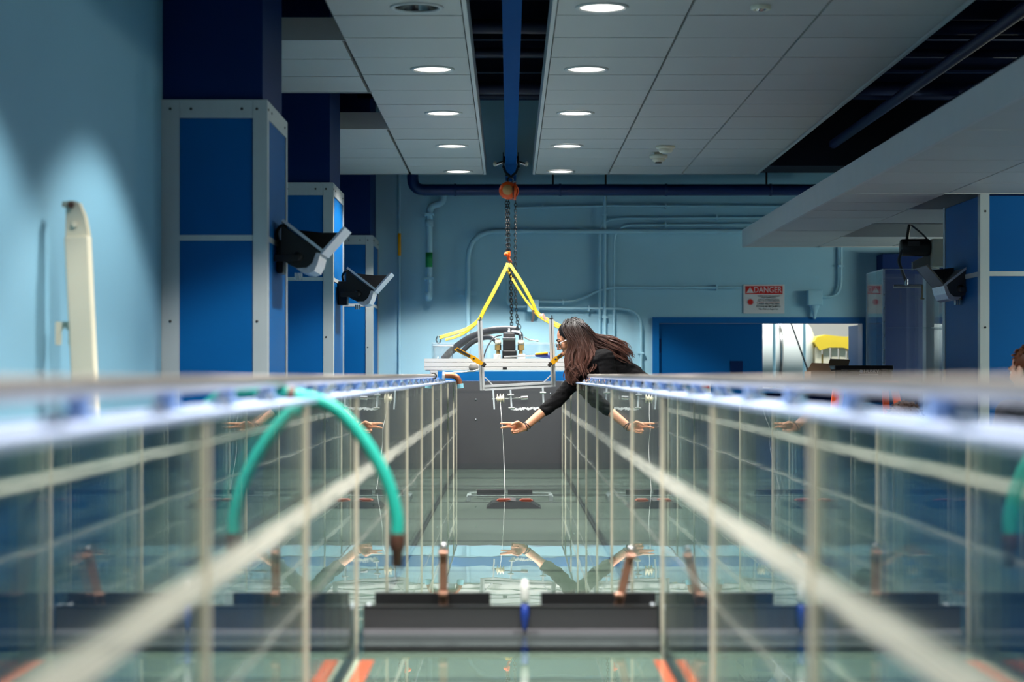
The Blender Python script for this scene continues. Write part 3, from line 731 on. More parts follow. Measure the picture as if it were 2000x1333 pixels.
for s_ in (-1, 1):
    first = None
    for a, b in zip(JOINT[:-1], JOINT[1:]):
        x0, x1 = sorted((s_*HWX, s_*(HWX+.012)))
        part('glass_panel', MB().box((x0, a+.006, ZBOT-.02), (x1, b-.006, ZF-.006)), m_glass, tank)
        xa, xb = sorted((s_*.585, s_*.60))
        part('side_panel', MB().box((xa, a+.003, .06), (xb, b-.003, EYE-.150)), m_blue, tank, 'deep blue outer skirt panel')
        part('upper_rail', MB().box((xa, a+.003, EYE-.147), (xb, b-.003, EYE-.066)), m_greygreen, tank, 'grey green upper rail')
    for y in JOINT:
        x0, x1 = sorted((s_*(HWX-.005), s_*(HWX+.016)))
        part('seam_strip', MB().box((x0, y-.0065, ZBOT), (x1, y+.0065, ZF-.012)), m_gasket, tank)
        x0, x1 = sorted((s_*(HWX+.035), s_*(HWX+.085)))
        part('frame_post', MB().box((x0, y-.025, 0), (x1, y+.025, ZF-.01)), m_trim, tank)
    x0, x1 = sorted((s_*(HWX-.004), s_*(HWX+.135)))
    part('flange', MB().box((x0, Y0T, ZF-.008), (x1, Y1T, ZF)), m_flange, tank)
    x0, x1 = sorted((s_*(HWX-.006), s_*(HWX-.001)))
    part('flange_lip', MB().box((x0, Y0T, ZF-.0085), (x1, Y1T, ZF-.0005)), m_flange, tank)
    x0, x1 = sorted((s_*(HWX-.0005), s_*(HWX-.004)))
    part('corner_bead', MB().tube([(s_*(HWX-.006), Y0T, ZBOT+.006), (s_*(HWX-.006), Y1T, ZBOT+.006)], .008, 6), m_seam, tank)
    part('shaft', MB().cyl((s_*.50, Y0T, ZR), (s_*.50, 13.45, ZR), .0135, seg=20), m_rail, tank, 'worn steel rail shaft')
    sup = [(-.024, 0), (.024, 0), (.024, .004), (.014, .008), (.010, .014), (.013, .021), (.013, .0265), (-.013, .0265), (-.013, .021), (-.010, .014), (-.014, .008), (-.024, .004)]
    y = Y0T+.12; k = 0; s0 = n0 = c0 = None
    yy = []
    while y < 13.4: yy.append(y); y += .603
    off = (7.14-yy[0]) % .603
    yy = [v+off for v in yy]
    for y in yy:
        p = (s_*.50, y, ZF)
        if s0 is None:
            mb = MB().prism(sup, (1,0,0), (0,0,1), (0,.034,0), (s_*.50, y-.017, ZF)); s0 = part('shaft_support', mb, m_support, tank); sd = WP[s0.name]-Vector(p)
            q = Vector((s_*.462, y+.3, ZF)); n0 = part('nut', MB().lathe([(.016, 0), (.016, .003), (.011, .003), (.011, .013), (.0045, .014), (.0045, .021), (.0005, .022)], q, seg=6, smooth=False), m_steel, tank); nd = WP[n0.name]-q
        else:
            inst(s0, Vector(p)+sd, tank); inst(n0, Vector((s_*.462, y+.3, ZF))+nd, tank)
        inst(n0, Vector((s_*.535, y+.15, ZF))+nd, tank)
    y = yy[0]-.2
    while y < 15.9:
        q = Vector((s_*(HWX-.008), y, ZF-.03))
        if c0 is None: c0 = part('glass_clip', MB().cbox(q, (.005, .020, .030)), m_acrylic, tank); c0['label'] = 'clear clip over the glass edge'
        else: inst(c0, q, tank)
        y += .603
for sx, x in ((-1, -.378), (1, .402)):
    part('tape_strip', MB().box((x-.018, 3.0, ZBOT+.0005), (x+.018, 5.3, ZBOT+.002)), m_tapeorange, tank, 'orange tape line on the tank bottom')
    part('tape_strip', MB().box((x+sx*.028-.008, 3.0, ZBOT+.0005), (x+sx*.028+.008, 5.3, ZBOT+.002)), m_cream, tank, 'pale tape line on the tank bottom')
wm = MB().add([(-HWX, Y0T, ZWAT), (HWX, Y0T, ZWAT), (HWX, Y1T, ZWAT), (-HWX, Y1T, ZWAT)], [(0,1,2,3)])
wo = solo('water', wm, m_water, 'shallow still water mirroring the back wall along the tank bottom', 'water'); wo['kind'] = 'stuff'

# sluice gate lying across the tank
GY = 5.55
t = thing('sluice_gate', 'charcoal gate board lying across the tank in the foreground', 'gate', (0, GY, ZBOT))
zg = at(0, 1186, GY).z
part('board', MB().box((-.407, GY, ZBOT+.001), (.415, GY+.02, zg)), m_gate, t)
part('reflection_plate', MB().prism([(0, EYE-.712), (-.09, EYE-.748), (-.09, EYE-.752), (0, EYE-.72)], (0,1,0), (0,0,1), (.822, 0, 0), (-.407, GY, 0)), M('grey reflection plate', (70, 70, 74), .6, spec=.2), t)  # added plate; its lighter grey stands in for the reflection in the water
part('top_lip', MB().box((-.407, GY-.002, zg-.004), (.415, GY+.026, zg+.002)), m_blackmetal, t)
for a, b in ((733, 958), (1056, 1281)):
    part('back_board', MB().box((at(a,0,GY+.2).x, GY+.18, ZBOT+.001), (at(b,0,GY+.2).x, GY+.2, at(0,1157,GY+.2).z)), m_black, t)
part('clear_window', MB().box((at(960,0,GY+.2).x, GY+.188, ZBOT+.002), (at(1055,0,GY+.2).x, GY+.194, at(0,1157,GY+.2).z)), m_acrylic, t)
for x in (-.402, .41): part('end_rib', MB().box((x-.005, GY+.02, ZBOT+.001), (x+.005, GY+.18, zg-.01)), m_acryedge, t)
for i, (px0, py0, px1, py1, la) in enumerate(((866, 1180, 866, 1072, 'upright brown strap clamp on the gate, left'), (1208, 1182, 1233, 1078, 'slanting brown strap clamp on the gate, right'))):
    a, b = at(px0, py0, GY+.1), at(px1, py1, GY+.1); dd = (b-a)
    c = thing('strap_clamp', la, 'clamp', a, 'brown clamps on the sluice gate')
    part('bar', MB().ribbon([a-dd*.1, b], (1,0,0), .024, .008), m_bronze, c)
    part('jaw', MB().cbox(b+Vector((0,-.012,-.012)), (.026, .034, .012), None, .003), m_bronze, c)
    part('jaw', MB().cbox(a+Vector((0,-.012,.03)), (.026, .034, .012), None, .003), m_bronze, c)
    part('screw_head', MB().lathe([(.0005, .012), (.011, .010), (.012, 0), (.0005, 0)], b+Vector((0,0,.004)), seg=12), m_steel, c)
a = at(1025, 1150, GY-.03)
c = thing('spring_clip', 'small clip with white tip and blue handle on the gate centre', 'clip', a)
part('tip', MB().lathe([(.0005, .035), (.008, .03), (.012, .012), (.012, -.018), (.009, -.03), (.0005, -.032)], at(1025, 1156, GY-.03), seg=14), m_white, c)
part('prong', MB().cbox(at(1026, 1180, GY-.03), (.008, .012, .03)), m_steel, c)
part('handle', MB().lathe([(.0005, .04), (.01, .036), (.012, .0), (.007, -.03), (.004, -.042), (.0005, -.043)], at(1025, 1205, GY-.03), seg=12), m_royal, c)

# frame and float lying in the shallow water
fy = 12.05; zf = ZBOT+.004
t = thing('wave_gauge_frame', 'pale thin frame with dark bars lying in the far water', 'instrument', (0, fy, ZBOT))
for x in (-.245, .25): part('foot', MB().box((x-.012, fy-.16, ZBOT+.0005), (x+.012, fy+.16, ZBOT+.03)), m_frost, t)
for y in (-.15, .15): part('rod', MB().cyl((-.25, fy+y, ZBOT+.034), (.255, fy+y, ZBOT+.034), .004, seg=8), m_frost, t)
for a, b in ((-.20, -.03), (-.01, .14)): part('dark_bar', MB().box((a, fy+.11, ZBOT+.012), (b, fy+.135, ZBOT+.055)), m_gate, t)
t = thing('float_block', 'flat black float with orange patches lying in the far water', 'float', (.0, 11.3, ZBOT))
part('base', MB().prism([(-.15, 0), (-.12, .03), (-.02, .045), (.1, .035), (.16, .0)], (1,0,0), (0,0,1), (0,.3,0), (.02, 11.25, ZBOT+.001)), m_black, t)
for a, b in ((-.08, .02), (.05, .14)): part('patch', MB().prism([(a, 0), (b, 0), (b-.02, .012), (a+.02, .012)], (1,0,0), (0,0,1), (0,.1,0), (.0, 11.3, ZBOT+.038)), m_rust, t)

# teal hose
hy = 4.37
t = thing('garden_hose', 'thick teal hose arching under the left rail into the tank', 'hose', at(545, 760, hy))
P = spl([at(392, 990, hy+.25), at(372, 880, hy+.2), at(402, 800, hy+.12), at(458, 766, hy+.04), (-.505, hy, ZF+.013), at(640, 790, hy), at(700, 845, hy), at(752, 930, hy), at(774, 1005, hy), at(776, 1046, hy)], 8)
part('hose_body', MB().tube(P, .0146, 14), m_teal, t)
part('nozzle', MB().lathe([(.0165, .004), (.0175, 0), (.0175, -.03), (.013, -.036), (.013, -.07), (.0005, -.07)], P[-1], seg=16), m_brown, t, 'brown nozzle end')
part('ferrule', MB().tube([P[34]-(P[35]-P[34])*.6, P[34]+(P[35]-P[34])*.6], .0166, 14), m_brown, t)

# cream post by the left wall
py_ = 6.45
a = at(170, 830, py_); b = at(152, 462, py_)
t = thing('bracket_post', 'leaning cream steel post with a hook, against the left wall', 'post', (a.x, py_, 0))
foot = Vector((a.x+(a.x-b.x)/(b.z-a.z)*a.z*1.0, py_, 0))
Rm = RY(math.atan2(b.x-foot.x, b.z-foot.z))
L = (b-foot).length
part('channel', MB().cbox((foot+b)/2, (.078, .06, L), Rm, .006), m_cream, t)
part('corner_bead', MB().cbox((foot+b)/2+Rm@Vector((.034, -.031, 0)), (.012, .006, L)), m_ivory, t) if False else None
hd = [(-.036, 0), (.038, 0), (.030, .06), (.012, .108), (-.008, .115), (-.04, .112), (-.044, .098), (-.03, .09)]
part('head_plate', MB().prism(hd, Rm@Vector((1,0,0)), Rm@Vector((0,0,1)), (0,.012,0), b+Vector((0,-.02,0))).prism(hd, Rm@Vector((1,0,0)), Rm@Vector((0,0,1)), (0,.012,0), b+Vector((0,.012,0))), m_cream, t)
part('pin', MB().cyl(at(146, 438, py_-.03), at(146, 438, py_+.03), .009, seg=12), m_ivory, t)
part('tip_roller', MB().cyl(at(138, 401, py_-.035), at(138, 401, py_+.035), .011, seg=12), m_brown, t)
hk2 = at(141, 650, py_)
part('hook', MB().prism([(0, .035), (-.055, .035), (-.055, -.04), (-.037, -.04), (-.037, .005), (-.025, .018), (-.012, .005), (-.012, -.04), (0, -.04)], (1,0,0), (0,0,1), (0,.012,0), hk2), m_cream, t)

# ------------------------------------------------------------------ the carriage across the rails
CY = 13.2
t = thing('carriage', 'white aluminium carriage beam resting across both tank rails', 'carriage', (0, CY, EYE))
zb0, zb1 = at(0, 723, CY).z, at(0, 701, CY).z
x0, x1 = at(830, 0, CY).x, .57
pr = [(-.045, 0), (.045, 0), (.045, zb1-zb0), (-.045, zb1-zb0), (-.045, (zb1-zb0)*.72), (-.041, (zb1-zb0)*.70), (-.041, (zb1-zb0)*.66), (-.045, (zb1-zb0)*.64), (-.045, (zb1-zb0)*.30), (-.040, (zb1-zb0)*.28), (-.040, (zb1-zb0)*.24), (-.045, (zb1-zb0)*.22)]
beam = part('beam', MB().prism(pr, (0,1,0), (0,0,1), (x1-x0, 0, 0), (x0, CY, zb0)), m_aluw, t)
part('end_cap', MB().cbox((x0-.002, CY, (zb0+zb1)/2), (.004, .09, zb1-zb0)), m_alu, t)
part('sensor', MB().cbox(at(986, 720, CY-.05), (.028, .012, .016), None, .003), m_black, t, 'small black sensor')
for s_ in (-1, 1):
    blk = part('bearing_block', MB().cbox((s_*.50, CY, EYE-.0035), (.05, .10, .046), None, .004), m_alu, t)
    part('seal_ring', MB().lathe([(.0145, 0), (.022, 0), (.022, .008), (.0145, .008)], (s_*.50, CY-.052, ZR), (0,1,0), 20), m_black, blk)
    part('mount', MB().box((s_*.50-.055, CY-.04, EYE+.0195), (s_*.50+.055, CY+.04, zb0)), m_steel, t)
for yy2 in (CY+.35, CY+.7):
    part('beam', MB().box((x0+.03, yy2-.04, zb0), (x1, yy2+.04, zb1-.01)), m_aluw, t)
for s_ in (-1, 1): part('side_rail', MB().box((s_*.40-.025, CY+.045, zb0), (s_*.40+.025, CY+.66, zb1-.012)), m_aluw, t)
# acrylic tray at the tank end
a, b = at(846, 672, 15.6), at(1105, 703, 15.6)
t = thing('acrylic_tray', 'clear acrylic tray standing behind the white carriage beam', 'tray', ((a.x+b.x)/2, 15.6, EYE+.02))
zt0, zt1 = EYE+.02, a.z; bx0, bx1 = a.x, b.x; by0, by1 = 15.3, 15.85
part('wall', MB().box((bx0, by0, zt0), (bx1, by0+.012, zt1)), m_acrylic, t)
part('wall', MB().box((bx0, by1, zt0), (bx1, by1+.012, zt1)), m_acrylic, t)
for x in (bx0, bx1-.012): part('wall', MB().box((x, by0+.012, zt0), (x+.012, by1, zt1)), m_acrylic, t)
part('floor_sheet', MB().box((bx0, by0, zt0-.012), (bx1, by1+.012, zt0)), m_acrylic, t)
ed = MB(); ed.box((bx0, by0-.003, zt1), (bx1, by0+.014, zt1+.004)); ed.box((bx0, by1, zt1), (bx1, by1+.014, zt1+.004)); part('top_edge', ed, m_acryedge, t)
for s_ in (-1, 1): part('bearer', MB().box((s_*.50-.03, by0, ZF), (s_*.50+.03, by1, zt0-.012)), m_alu, t)
# jar
p = at(868, 702, 14.2)
t = thing('clear_jar', 'clear round jar behind the left end of the white beam', 'jar', p)
p = Vector((p.x, 13.9, zb1-.01))
part('glass_wall', MB().lathe([(.0005, .001), (.07, .001), (.07, .10), (.066, .10), (.066, .006), (.0005, .006)], p, seg=24), m_acrylic, t)
part('rim', MB().lathe([(.066, .10), (.072, .10), (.072, .107), (.066, .107)], p, seg=24), m_acryedge, t)
# motor
p = at(995, 697, 13.55); mz = zb1-.01
t = thing('servo_motor', 'black motor with silver collar standing on the carriage', 'motor', (p.x, 13.55, mz))
part('foot_body', MB().cbox((p.x, 13.55, mz+.035), (.098, .10, .07), None, .008), m_black, t)
part('body', MB().cbox((p.x-.002, 13.55, mz+.105), (.086, .09, .075), None, .006), m_black, t)
part('collar', MB().cbox((p.x-.003, 13.55, mz+.147), (.09, .094, .018), None, .003), m_steel, t)
part('cap', MB().cbox((p.x-.003, 13.55, mz+.172), (.08, .084, .034), None, .008), m_gate, t)
part('gland', MB().lathe([(.022, 0), (.022, .012), (.012, .02), (.012, .028), (.0005, .03)], (p.x-.003, 13.55, mz+.187), seg=12), m_steel, t)
for s_, la in ((-1, 'left'), (1, 'right')):
    q = Vector((p.x+s_*.078, 13.55, mz+.06))
    v = thing('valve', 'ivory and brass valve fitting %s of the black motor' % la, 'valve', q)
    part('block', MB().cbox((q.x+s_*.005, q.y, mz+.022), (.05, .06, .044), None, .004), m_aluw, v)
    part('nut', MB().lathe([(.022, 0), (.022, .035), (.014, .04)], (q.x, q.y, mz+.07), seg=6, smooth=False), m_brass, v)
    part('stem', MB().cyl((q.x, q.y, mz+.044), (q.x, q.y, mz+.15), .012), m_brass, v)
    part('cap', MB().lathe([(.0005, .034), (.014, .032), (.021, .024), (.021, 0), (.0005, 0)], (q.x, q.y, mz+.108), seg=14), m_ivory, v)
    if s_ > 0:
        part('elbow', MB().tube(bend([(q.x, q.y, mz+.14), (q.x, q.y, mz+.185), (q.x-.06, q.y+.02, mz+.195)], .03), .016, 10), m_steel, v)
        part('lever', MB().tube([(q.x+.02, q.y, mz+.16), (q.x+.06, q.y, mz+.14), (q.x+.12, q.y, mz+.132)], .006, 6), m_steel, v)
def hose(label, pts, r, m_, Y):
    P = spl([at(x, y_, Y+dy) for x, y_, dy in pts], 7)
    return solo('flexible_hose', MB().tube(P, r, 14), m_, label, 'hose')
hose('thick dark hose arching from the tray up over the motor', [(866, 703, .25), (884, 684, .25), (915, 662, .23), (950, 648, .2), (984, 644, .15), (1010, 645, .1)], .026, m_rubber, 13.7)
hose('grey hose curving to the left valve fitting', [(900, 690, .1), (920, 671, .08), (942, 661, .05), (960, 660, -.02), (970, 668, -.1), (973, 674, -.15)], .017, m_rubber, 13.7)
hose('thin grey cable looping down left of the motor', [(980, 655, -.2), (965, 660, -.25), (952, 678, -.28), (944, 700, -.3)], .0045, m_rubber, 13.7)
hose('thin pale cable drooping under the carriage beam to the left rail', [(944, 716, 0), (930, 724, -.02), (905, 727, -.03), (868, 729, -.03)], .004, m_steel, 13.08)
p = at(925, 718, CY-.05)
solo('grey_knob', MB().lathe([(.0005, .012), (.026, .011), (.031, .004), (.031, -.01), (.0005, -.012)], p, (0,-1,0), 20), M('grey plastic', (132, 130, 126), .5), 'round grey knob on the carriage beam below the left clamp', 'knob')

# U shaped extrusion frame hanging from the carriage
UY = 12.98; th = -math.radians(2.2)
t = thing('extrusion_frame', 'U shaped aluminium extrusion frame hanging into the tank', 'frame', at(1012, 757, UY))
slot = [(-.5,-.5),(-.12,-.5),(-.12,-.38),(-.25,-.30),(-.25,-.22),(.25,-.22),(.25,-.30),(.12,-.38),(.12,-.5),(.5,-.5),(.5,-.12),(.38,-.12),(.38,.12),(.5,.12),(.5,.5),(.12,.5),(.12,.38),(-.12,.38),(-.12,.5),(-.5,.5),(-.5,.12),(-.38,.12),(-.38,-.12),(-.5,-.12)]
def extr(p0, p1, w_):
    p0, p1 = Vector(p0), Vector(p1); d_ = (p1-p0).normalized(); v = Vector((0,1,0)); u = v.cross(d_)
    return MB().prism([(a_*w_, b_*w_) for a_, b_ in slot], u, v, p1-p0, p0)
l0, l1 = at(942.5, 763, UY), at(937, 627, UY); r0_, r1_ = at(1081, 756, UY), at(1076.5, 624, UY)
part('upright', extr(l0, l1, .032), m_alu, t); part('upright', extr(r0_, r1_, .032), m_alu, t)
part('crossbar', extr(at(947, 758.5, UY), at(1076, 751.5, UY), .034), m_alu, t)
part('crossbar', extr(at(948, 757, UY+.05), at(1076, 750, UY+.05), .03), m_alu, t)
part('gusset', MB().ribbon([at(947, 737, UY), at(962, 752, UY)], (0,1,0), .02, .007), m_alu, t)
part('gusset', MB().ribbon([at(1077, 732, UY), at(1061, 748, UY)], (0,1,0), .02, .007), m_alu, t)
for p in (l1, r1_):
    part('end_cap', MB().cbox(p+Vector((0,0,.004)), (.026, .026, .01), None, .003), m_black, t)
    part('cap_screw', MB().cyl(p+Vector((.004,0,.008)), p+Vector((.006,0,.024)), .006, seg=8), m_steel, t)
# pulley, acrylic plates and string
part('hanger_plate', MB().ribbon([at(963, 761, UY), at(965.5, 800, UY)], (0,1,0), .05, .01), m_acryedge, t)
sp0 = at(969, 779.5, UY); sp1 = at(986, 778.5, UY)
prof = [(.0005, 0), (.012, 0), (.012, .006), (.032, .008), (.032, .012), (.015, .014), (.013, .022), (.032, .026), (.032, .031), (.015, .034), (.013, .041), (.031, .046), (.031, .05), (.012, .053), (.0005, .054)]
part('spool', MB().lathe(prof, sp0, sp1-sp0, 24), m_ivory, t, 'ivory ribbed pulley spool')
part('axle', MB().cyl(at(961, 780, UY), at(1031, 777, UY), .0042, seg=10), m_steel, t)
part('coupler', MB().cyl(at(1017.5, 778, UY), at(1031, 777, UY), .0135, seg=16), m_steel, t)
for xa, ya, xb, yb in ((997, 762, 999.5, 801), (1060, 757, 1062, 799)):
    part('plate_post', MB().ribbon([at(xa, ya, UY), at(xb, yb, UY)], (0,1,0), .06, .011), m_acryedge, t)
    for fy_ in (.25, .9):
        q = at(xa+(xb-xa)*fy_, ya+(yb-ya)*fy_, UY-.03)
        part('bolt', MB().cyl(q+Vector((-.02,0,0)), q+Vector((.02,0,0)), .0065, seg=8), m_steel, t)
part('clear_plate', MB().prism([(0,0),(1,0),(1,1),(0,1)], at(1059, 761, UY)-at(999, 765, UY), at(1000, 799, UY)-at(999, 765, UY), (0, .006, 0), at(999, 765, UY+.03)), m_acrylic, t)
rough = MB()
for i in range(14):
    x = 999+i*4.6; q = at(x, 799.5-i*.14+random.uniform(-1, 1), UY+random.uniform(-.03, .03)); rough.cbox(q, (.018, .016, random.uniform(.008, .018)), RY(random.uniform(-.5, .5)))
part('glue_edge', rough, m_frost, t)
part('string', MB().tube(spl([at(977, 786, UY-.03), at(979.5, 815, UY-.15), at(981, 838, UY-.32), at(983.5, 880, UY-.3), at(986.5, 962, 12.3)], 5), .0014, 6), m_white, t, 'white string')
# yellow bar clamps
def barclamp(label, p0, p1, Y, flip=1):
    a, b = at(*p0, Y), at(*p1, Y); d_ = (b-a); L_ = d_.length; u = d_/L_; v = Vector((0,-1,0)).cross(u)*flip
    c = thing('bar_clamp', label, 'clamp', (a+b)/2, 'clamps on the carriage')
    def P(s_, h): return a+u*(s_*L_)+v*h
    poly = [(0,-.012),(.02,-.016),(L_*.55,-.010),(L_*.62,-.017),(L_*.8,-.016),(L_,-.006),(L_*.97,.010),(L_*.8,.014),(L_*.6,.019),(L_*.5,.014),(.01,.010)]
    part('body', MB().prism(poly, u, v, (0,.03,0), a+Vector((0,-.015,0))), m_yellowp, c)
    part('grip', MB().prism([(.012,-.009),(L_*.5,-.005),(L_*.5,.009),(.012,.006)], u, v, (0,.036,0), a+Vector((0,-.018,0))), m_grip, c, 'dark rubber grip')
    part('bar', MB().cbox(P(.75, 0)+Vector((0,.03,0)), (.02, .07, .008)), m_steel, c)
    part('pad', MB().cbox(P(.97, .0)+Vector((0,-.0,0)), (.022, .036, .03), RY(.6), .004), m_grip, c)
    part('emblem', MB().ell(P(.62, .002)+Vector((0,-.0155,0)), (.007, .0015, .005)), m_grip, c)
barclamp('yellow and black bar clamp gripping the left frame upright', (889, 680), (947, 714), 12.92)
barclamp('yellow and black bar clamp gripping the right upright, by her chin', (1106, 686), (1073, 713), 12.93, -1)
c = thing('bar_clamp', 'blue and yellow clamp lying on the carriage beside the right upright', 'clamp', at(1060, 694, 13.25), 'clamps on the carriage')
q = at(1061, 695, 13.2)
part('body', MB().cbox(q, (.11, .05, .026), RY(.08), .01), m_royal, c)
part('handle', MB().cbox(q+Vector((-.012, -.02, .014)), (.085, .03, .014), RY(-.1), .006), m_yellowp, c)
part('bar', MB().tube([q+Vector((-.26, .0, -.008)), q+Vector((-.05, 0, .0))], .006, 6), m_steel, c)
part('jaw', MB().cbox(q+Vector((.05, 0, .0)), (.022, .05, .05), None, .006), m_royal, c)
# copper elbow at the left rim
t = thing('copper_pipe', 'short copper elbow pipe hooked over the left tank rim', 'pipe', at(885, 737, 13.05))
P = bend([at(864, 733.5, 13.0), at(894, 734, 13.0), at(899, 757, 13.0)], .055, 8)
part('pipe', MB().tube(P, .019, 14), m_copper, t)
part('collar', MB().tube([at(864, 733, 13.0), at(869, 733.5, 13.0)], .022, 14), m_ivory, t)
part('tape_end', MB().tube([at(898.5, 750, 13.0), at(899.5, 759, 13.0)], .0215, 14), m_cyantape, t, 'light blue taped end')

# ------------------------------------------------------------------ floodlights on the columns
def floodlight(label, px, py, Y, s_, xw, flip=1, silver=False):
    """wall floodlight with an open V of barn doors; px,py = hinge corner of the V, xw = wall face it is bolted to"""
    o = at(px, py, Y); t = thing('floodlight', label, 'floodlight', o, 'wall floodlights with open flaps')
    mb_ = M('dark grey flap', (70, 72, 74), .35, .6) if silver else m_blackmetal
    ed_ = m_steel
    U = lambda x, z, dy=0: o+Vector((x*flip*s_, dy, z*s_))
    wy = .17
    def slab(a, b, dy0, dy1, th_, m_, nm):
        A, B = U(*a), U(*b); d_ = (B-A).normalized(); n_ = Vector((0,1,0)).cross(d_)*th_
        return part(nm, MB().add([A+Vector((0,dy0,0)), B+Vector((0,dy0,0)), B+Vector((0,dy1,0)), A+Vector((0,dy1,0)), A+Vector((0,dy0,0))+n_, B+Vector((0,dy0,0))+n_, B+Vector((0,dy1,0))+n_, A+Vector((0,dy1,0))+n_],
                    [(0,1,2,3),(7,6,5,4),(0,4,5,1),(1,5,6,2),(2,6,7,3),(3,7,4,0)]), m_, t)
    slab((0, 0), (-.172, .135), -wy, wy, .008, mb_, 'flap')
    slab((.004, .004), (-.170, .139), -wy-.006, -wy, .013, M('flap white edge', (196, 204, 210), .35, .3), 'flap_edge')
    slab((.0, 0), (.105, .118), -wy, wy, .010, M('flap white face', (190, 196, 208), .3, .3) if not silver else mb_, 'flap')
    # end cheek: black quadrilateral between the flaps and the housing end below
    part('cheek', MB().prism([(-.165, .128), (-.004, .0), (.010, .010), (.102, .112), (-.02, .112)], (flip*s_,0,0), (0,0,s_), (0,.006,0), U(0, 0, wy-.01)), mb_, t)
    hous = [(-.172, .128), (-.174, .0), (-.168, -.03), (-.14, -.052), (-.105, -.068), (-.06, -.066), (-.035, -.045), (-.018, .0), (-.006, .002)]
    part('housing', MB().prism(hous, (flip*s_,0,0), (0,0,s_), (0,2*wy-.012,0), U(0, 0, -wy+.006)), mb_, t)
    lo = [(-.002, -.003), (-.02, .0), (-.037, -.046), (-.062, -.068), (-.108, -.070), (-.085, -.088), (-.055, -.093), (-.03, -.082), (-.014, -.05)]
    part('lens_cover', MB().prism(lo, (flip*s_,0,0), (0,0,s_), (0,2*wy,0), U(.003, 0, -wy)), M('ribbed lens', (190, 190, 196), .3, .3, var=.3, scale=60), t)
    part('pivot', MB().lathe([(.0005, .01), (.02, .009), (.024, 0), (.0005, 0)], U(-.10, -.02, -wy+.004), (0,-1,0), 16), m_blackmetal, t)
    part('arm', MB().cbox((U(-.10, -.02, -wy-.004)+U(-.2, -.03, -wy-.004))/2, (.11*s_, .008, .03), None, .002), mb_, t)
    q = U(-.176, -.012)
    xa, xb = sorted((xw, q.x))
    part('wall_box', MB().cbox(((xa+xb)/2, o.y, q.z), (xb-xa+.0, .14, .15*s_), None, .004), m_blackmetal, t)
    part('cable', MB().tube(spl([U(-.15, .1, -.05), U(-.18, .13, -.05), U(-.205, .1, -.05), U(-.2, .06, -.05)], 5), .007, 8), m_blackmetal, t)
    for k_ in range(3): part('fin', MB().cbox(U(-.12+.012*k_, -.1, -.05), (.006, .05, .03)), m_steel, t)
    return t
floodlight('larger black floodlight on the nearest blue column, flaps open', 632, 498, 9.0, 1.0, COL[0][0]+.001)
floodlight('smaller black floodlight on the middle blue column, flaps open', 733, 570, 12.7, 1.0, COL[1][0]+.001)
floodlight('grey floodlight on the right hand column beside the acrylic box', 1832, 560, 12.2, 1.0, xr-.001, -1, True)

# ------------------------------------------------------------------ right side: acrylic enclosure with motor
ya, yb2 = 14.4, 15.05
xa = at(1725, 0, ya).x; xb = at(1845, 0, ya).x; zt = at(0, 527, ya).z
t = thing('acrylic_enclosure', 'tall clear acrylic box standing before the back wall on the right', 'enclosure', ((xa+xb)/2, (ya+yb2)/2, 0))
part('front_sheet', MB().box((xa, ya, .02), (xb, ya+.01, zt)), m_acrylic, t)
part('back_sheet', MB().box((xa, yb2, .02), (xb, yb2+.01, zt)), m_acrylic, t)
for x in (xa, xb-.01): part('side_sheet', MB().box((x, ya+.01, .02), (x+.01, yb2, zt)), m_acrylic, t)
for x in (xa+.005, xb-.005):
    for y in (ya+.005, yb2+.005): part('corner_edge', MB().box((x-.008, y-.008, 0), (x+.008, y+.008, zt+.002)), m_acryedge, t)
part('top_edge', MB().box((xa, ya-.002, zt), (xb, ya+.010, zt+.005)).box((xa-.002, ya, zt), (xa+.010, yb2, zt+.005)), m_acryedge, t)
for i in range(7):
    for x in (xa+.005, xb-.005): part('screw', screw((x, ya-.003, zt-.08-i*.1), (0,-1,0), .006), m_steel, t)
part('shelf', MB().box((xa+.02, ya+.02, EYE+.33), (xb-.02, yb2-.02, EYE+.335)), m_acrylic, t)
part('mast', MB().box((at(1806,0,14.9).x, 14.85, 0), (at(1832,0,14.9).x, 14.97, at(0,500,14.9).z)), m_aluw, t)
my = 14.75
t = thing('stirrer_motor', 'black cylindrical motor hanging above the acrylic box', 'motor', at(1788, 485, my))
part('barrel', MB().lathe([(.0005, -.115), (.055, -.115), (.064, -.105), (.066, .09), (.056, .1), (.0005, .102)], at(1789, 484, my), (1,0,0), 24), m_black, t)
part('nameplate', MB().cbox(at(1785, 476, my-.066), (.09, .004, .035)), m_gate, t)
part('drop_pipe', MB().tube([at(1778, 415, my), at(1776, 440, my), at(1770, 478, my)], .012, 8), m_blackmetal, t)
part('cable', MB().tube(spl([at(1780, 440, my), at(1795, 452, my), at(1806, 462, my), at(1812, 470, my)], 5), .007, 8), m_rubber, t)
part('gear_housing', MB().box((at(1817,0,my).x, my-.08, at(0,522,my).z), (at(1852,0,my).x, my+.08, at(0,468,my).z)), m_cream, t)
part('bracket', MB().prism([(0,0),(.2,.03),(.2,.10),(.12,.12),(0,.06)], (1,0,0), (0,0,1), (0,.05,0), at(1783, 528, my)), M('grey casting', (116, 118, 118), .5, .3), t)
part('flexible_conduit', MB().tube(spl([at(1762, 488, my-.08), at(1756, 510, my-.08), at(1762, 530, my-.08), at(1770, 552, my-.08)], 6), .012, 8), m_rubber, t)
part('tee', MB().tube([at(1745, 560, my-.08), at(1802, 559, my-.08)], .014, 10).tube([at(1770, 560, my-.08), at(1770, 546, my-.08)], .014, 10), m_steel, t)
part('pointer', MB().cbox(at(1801, 571, my-.1), (.01, .006, .1)).cbox(at(1801, 584, my-.1), (.035, .006, .008)), m_brass, t)

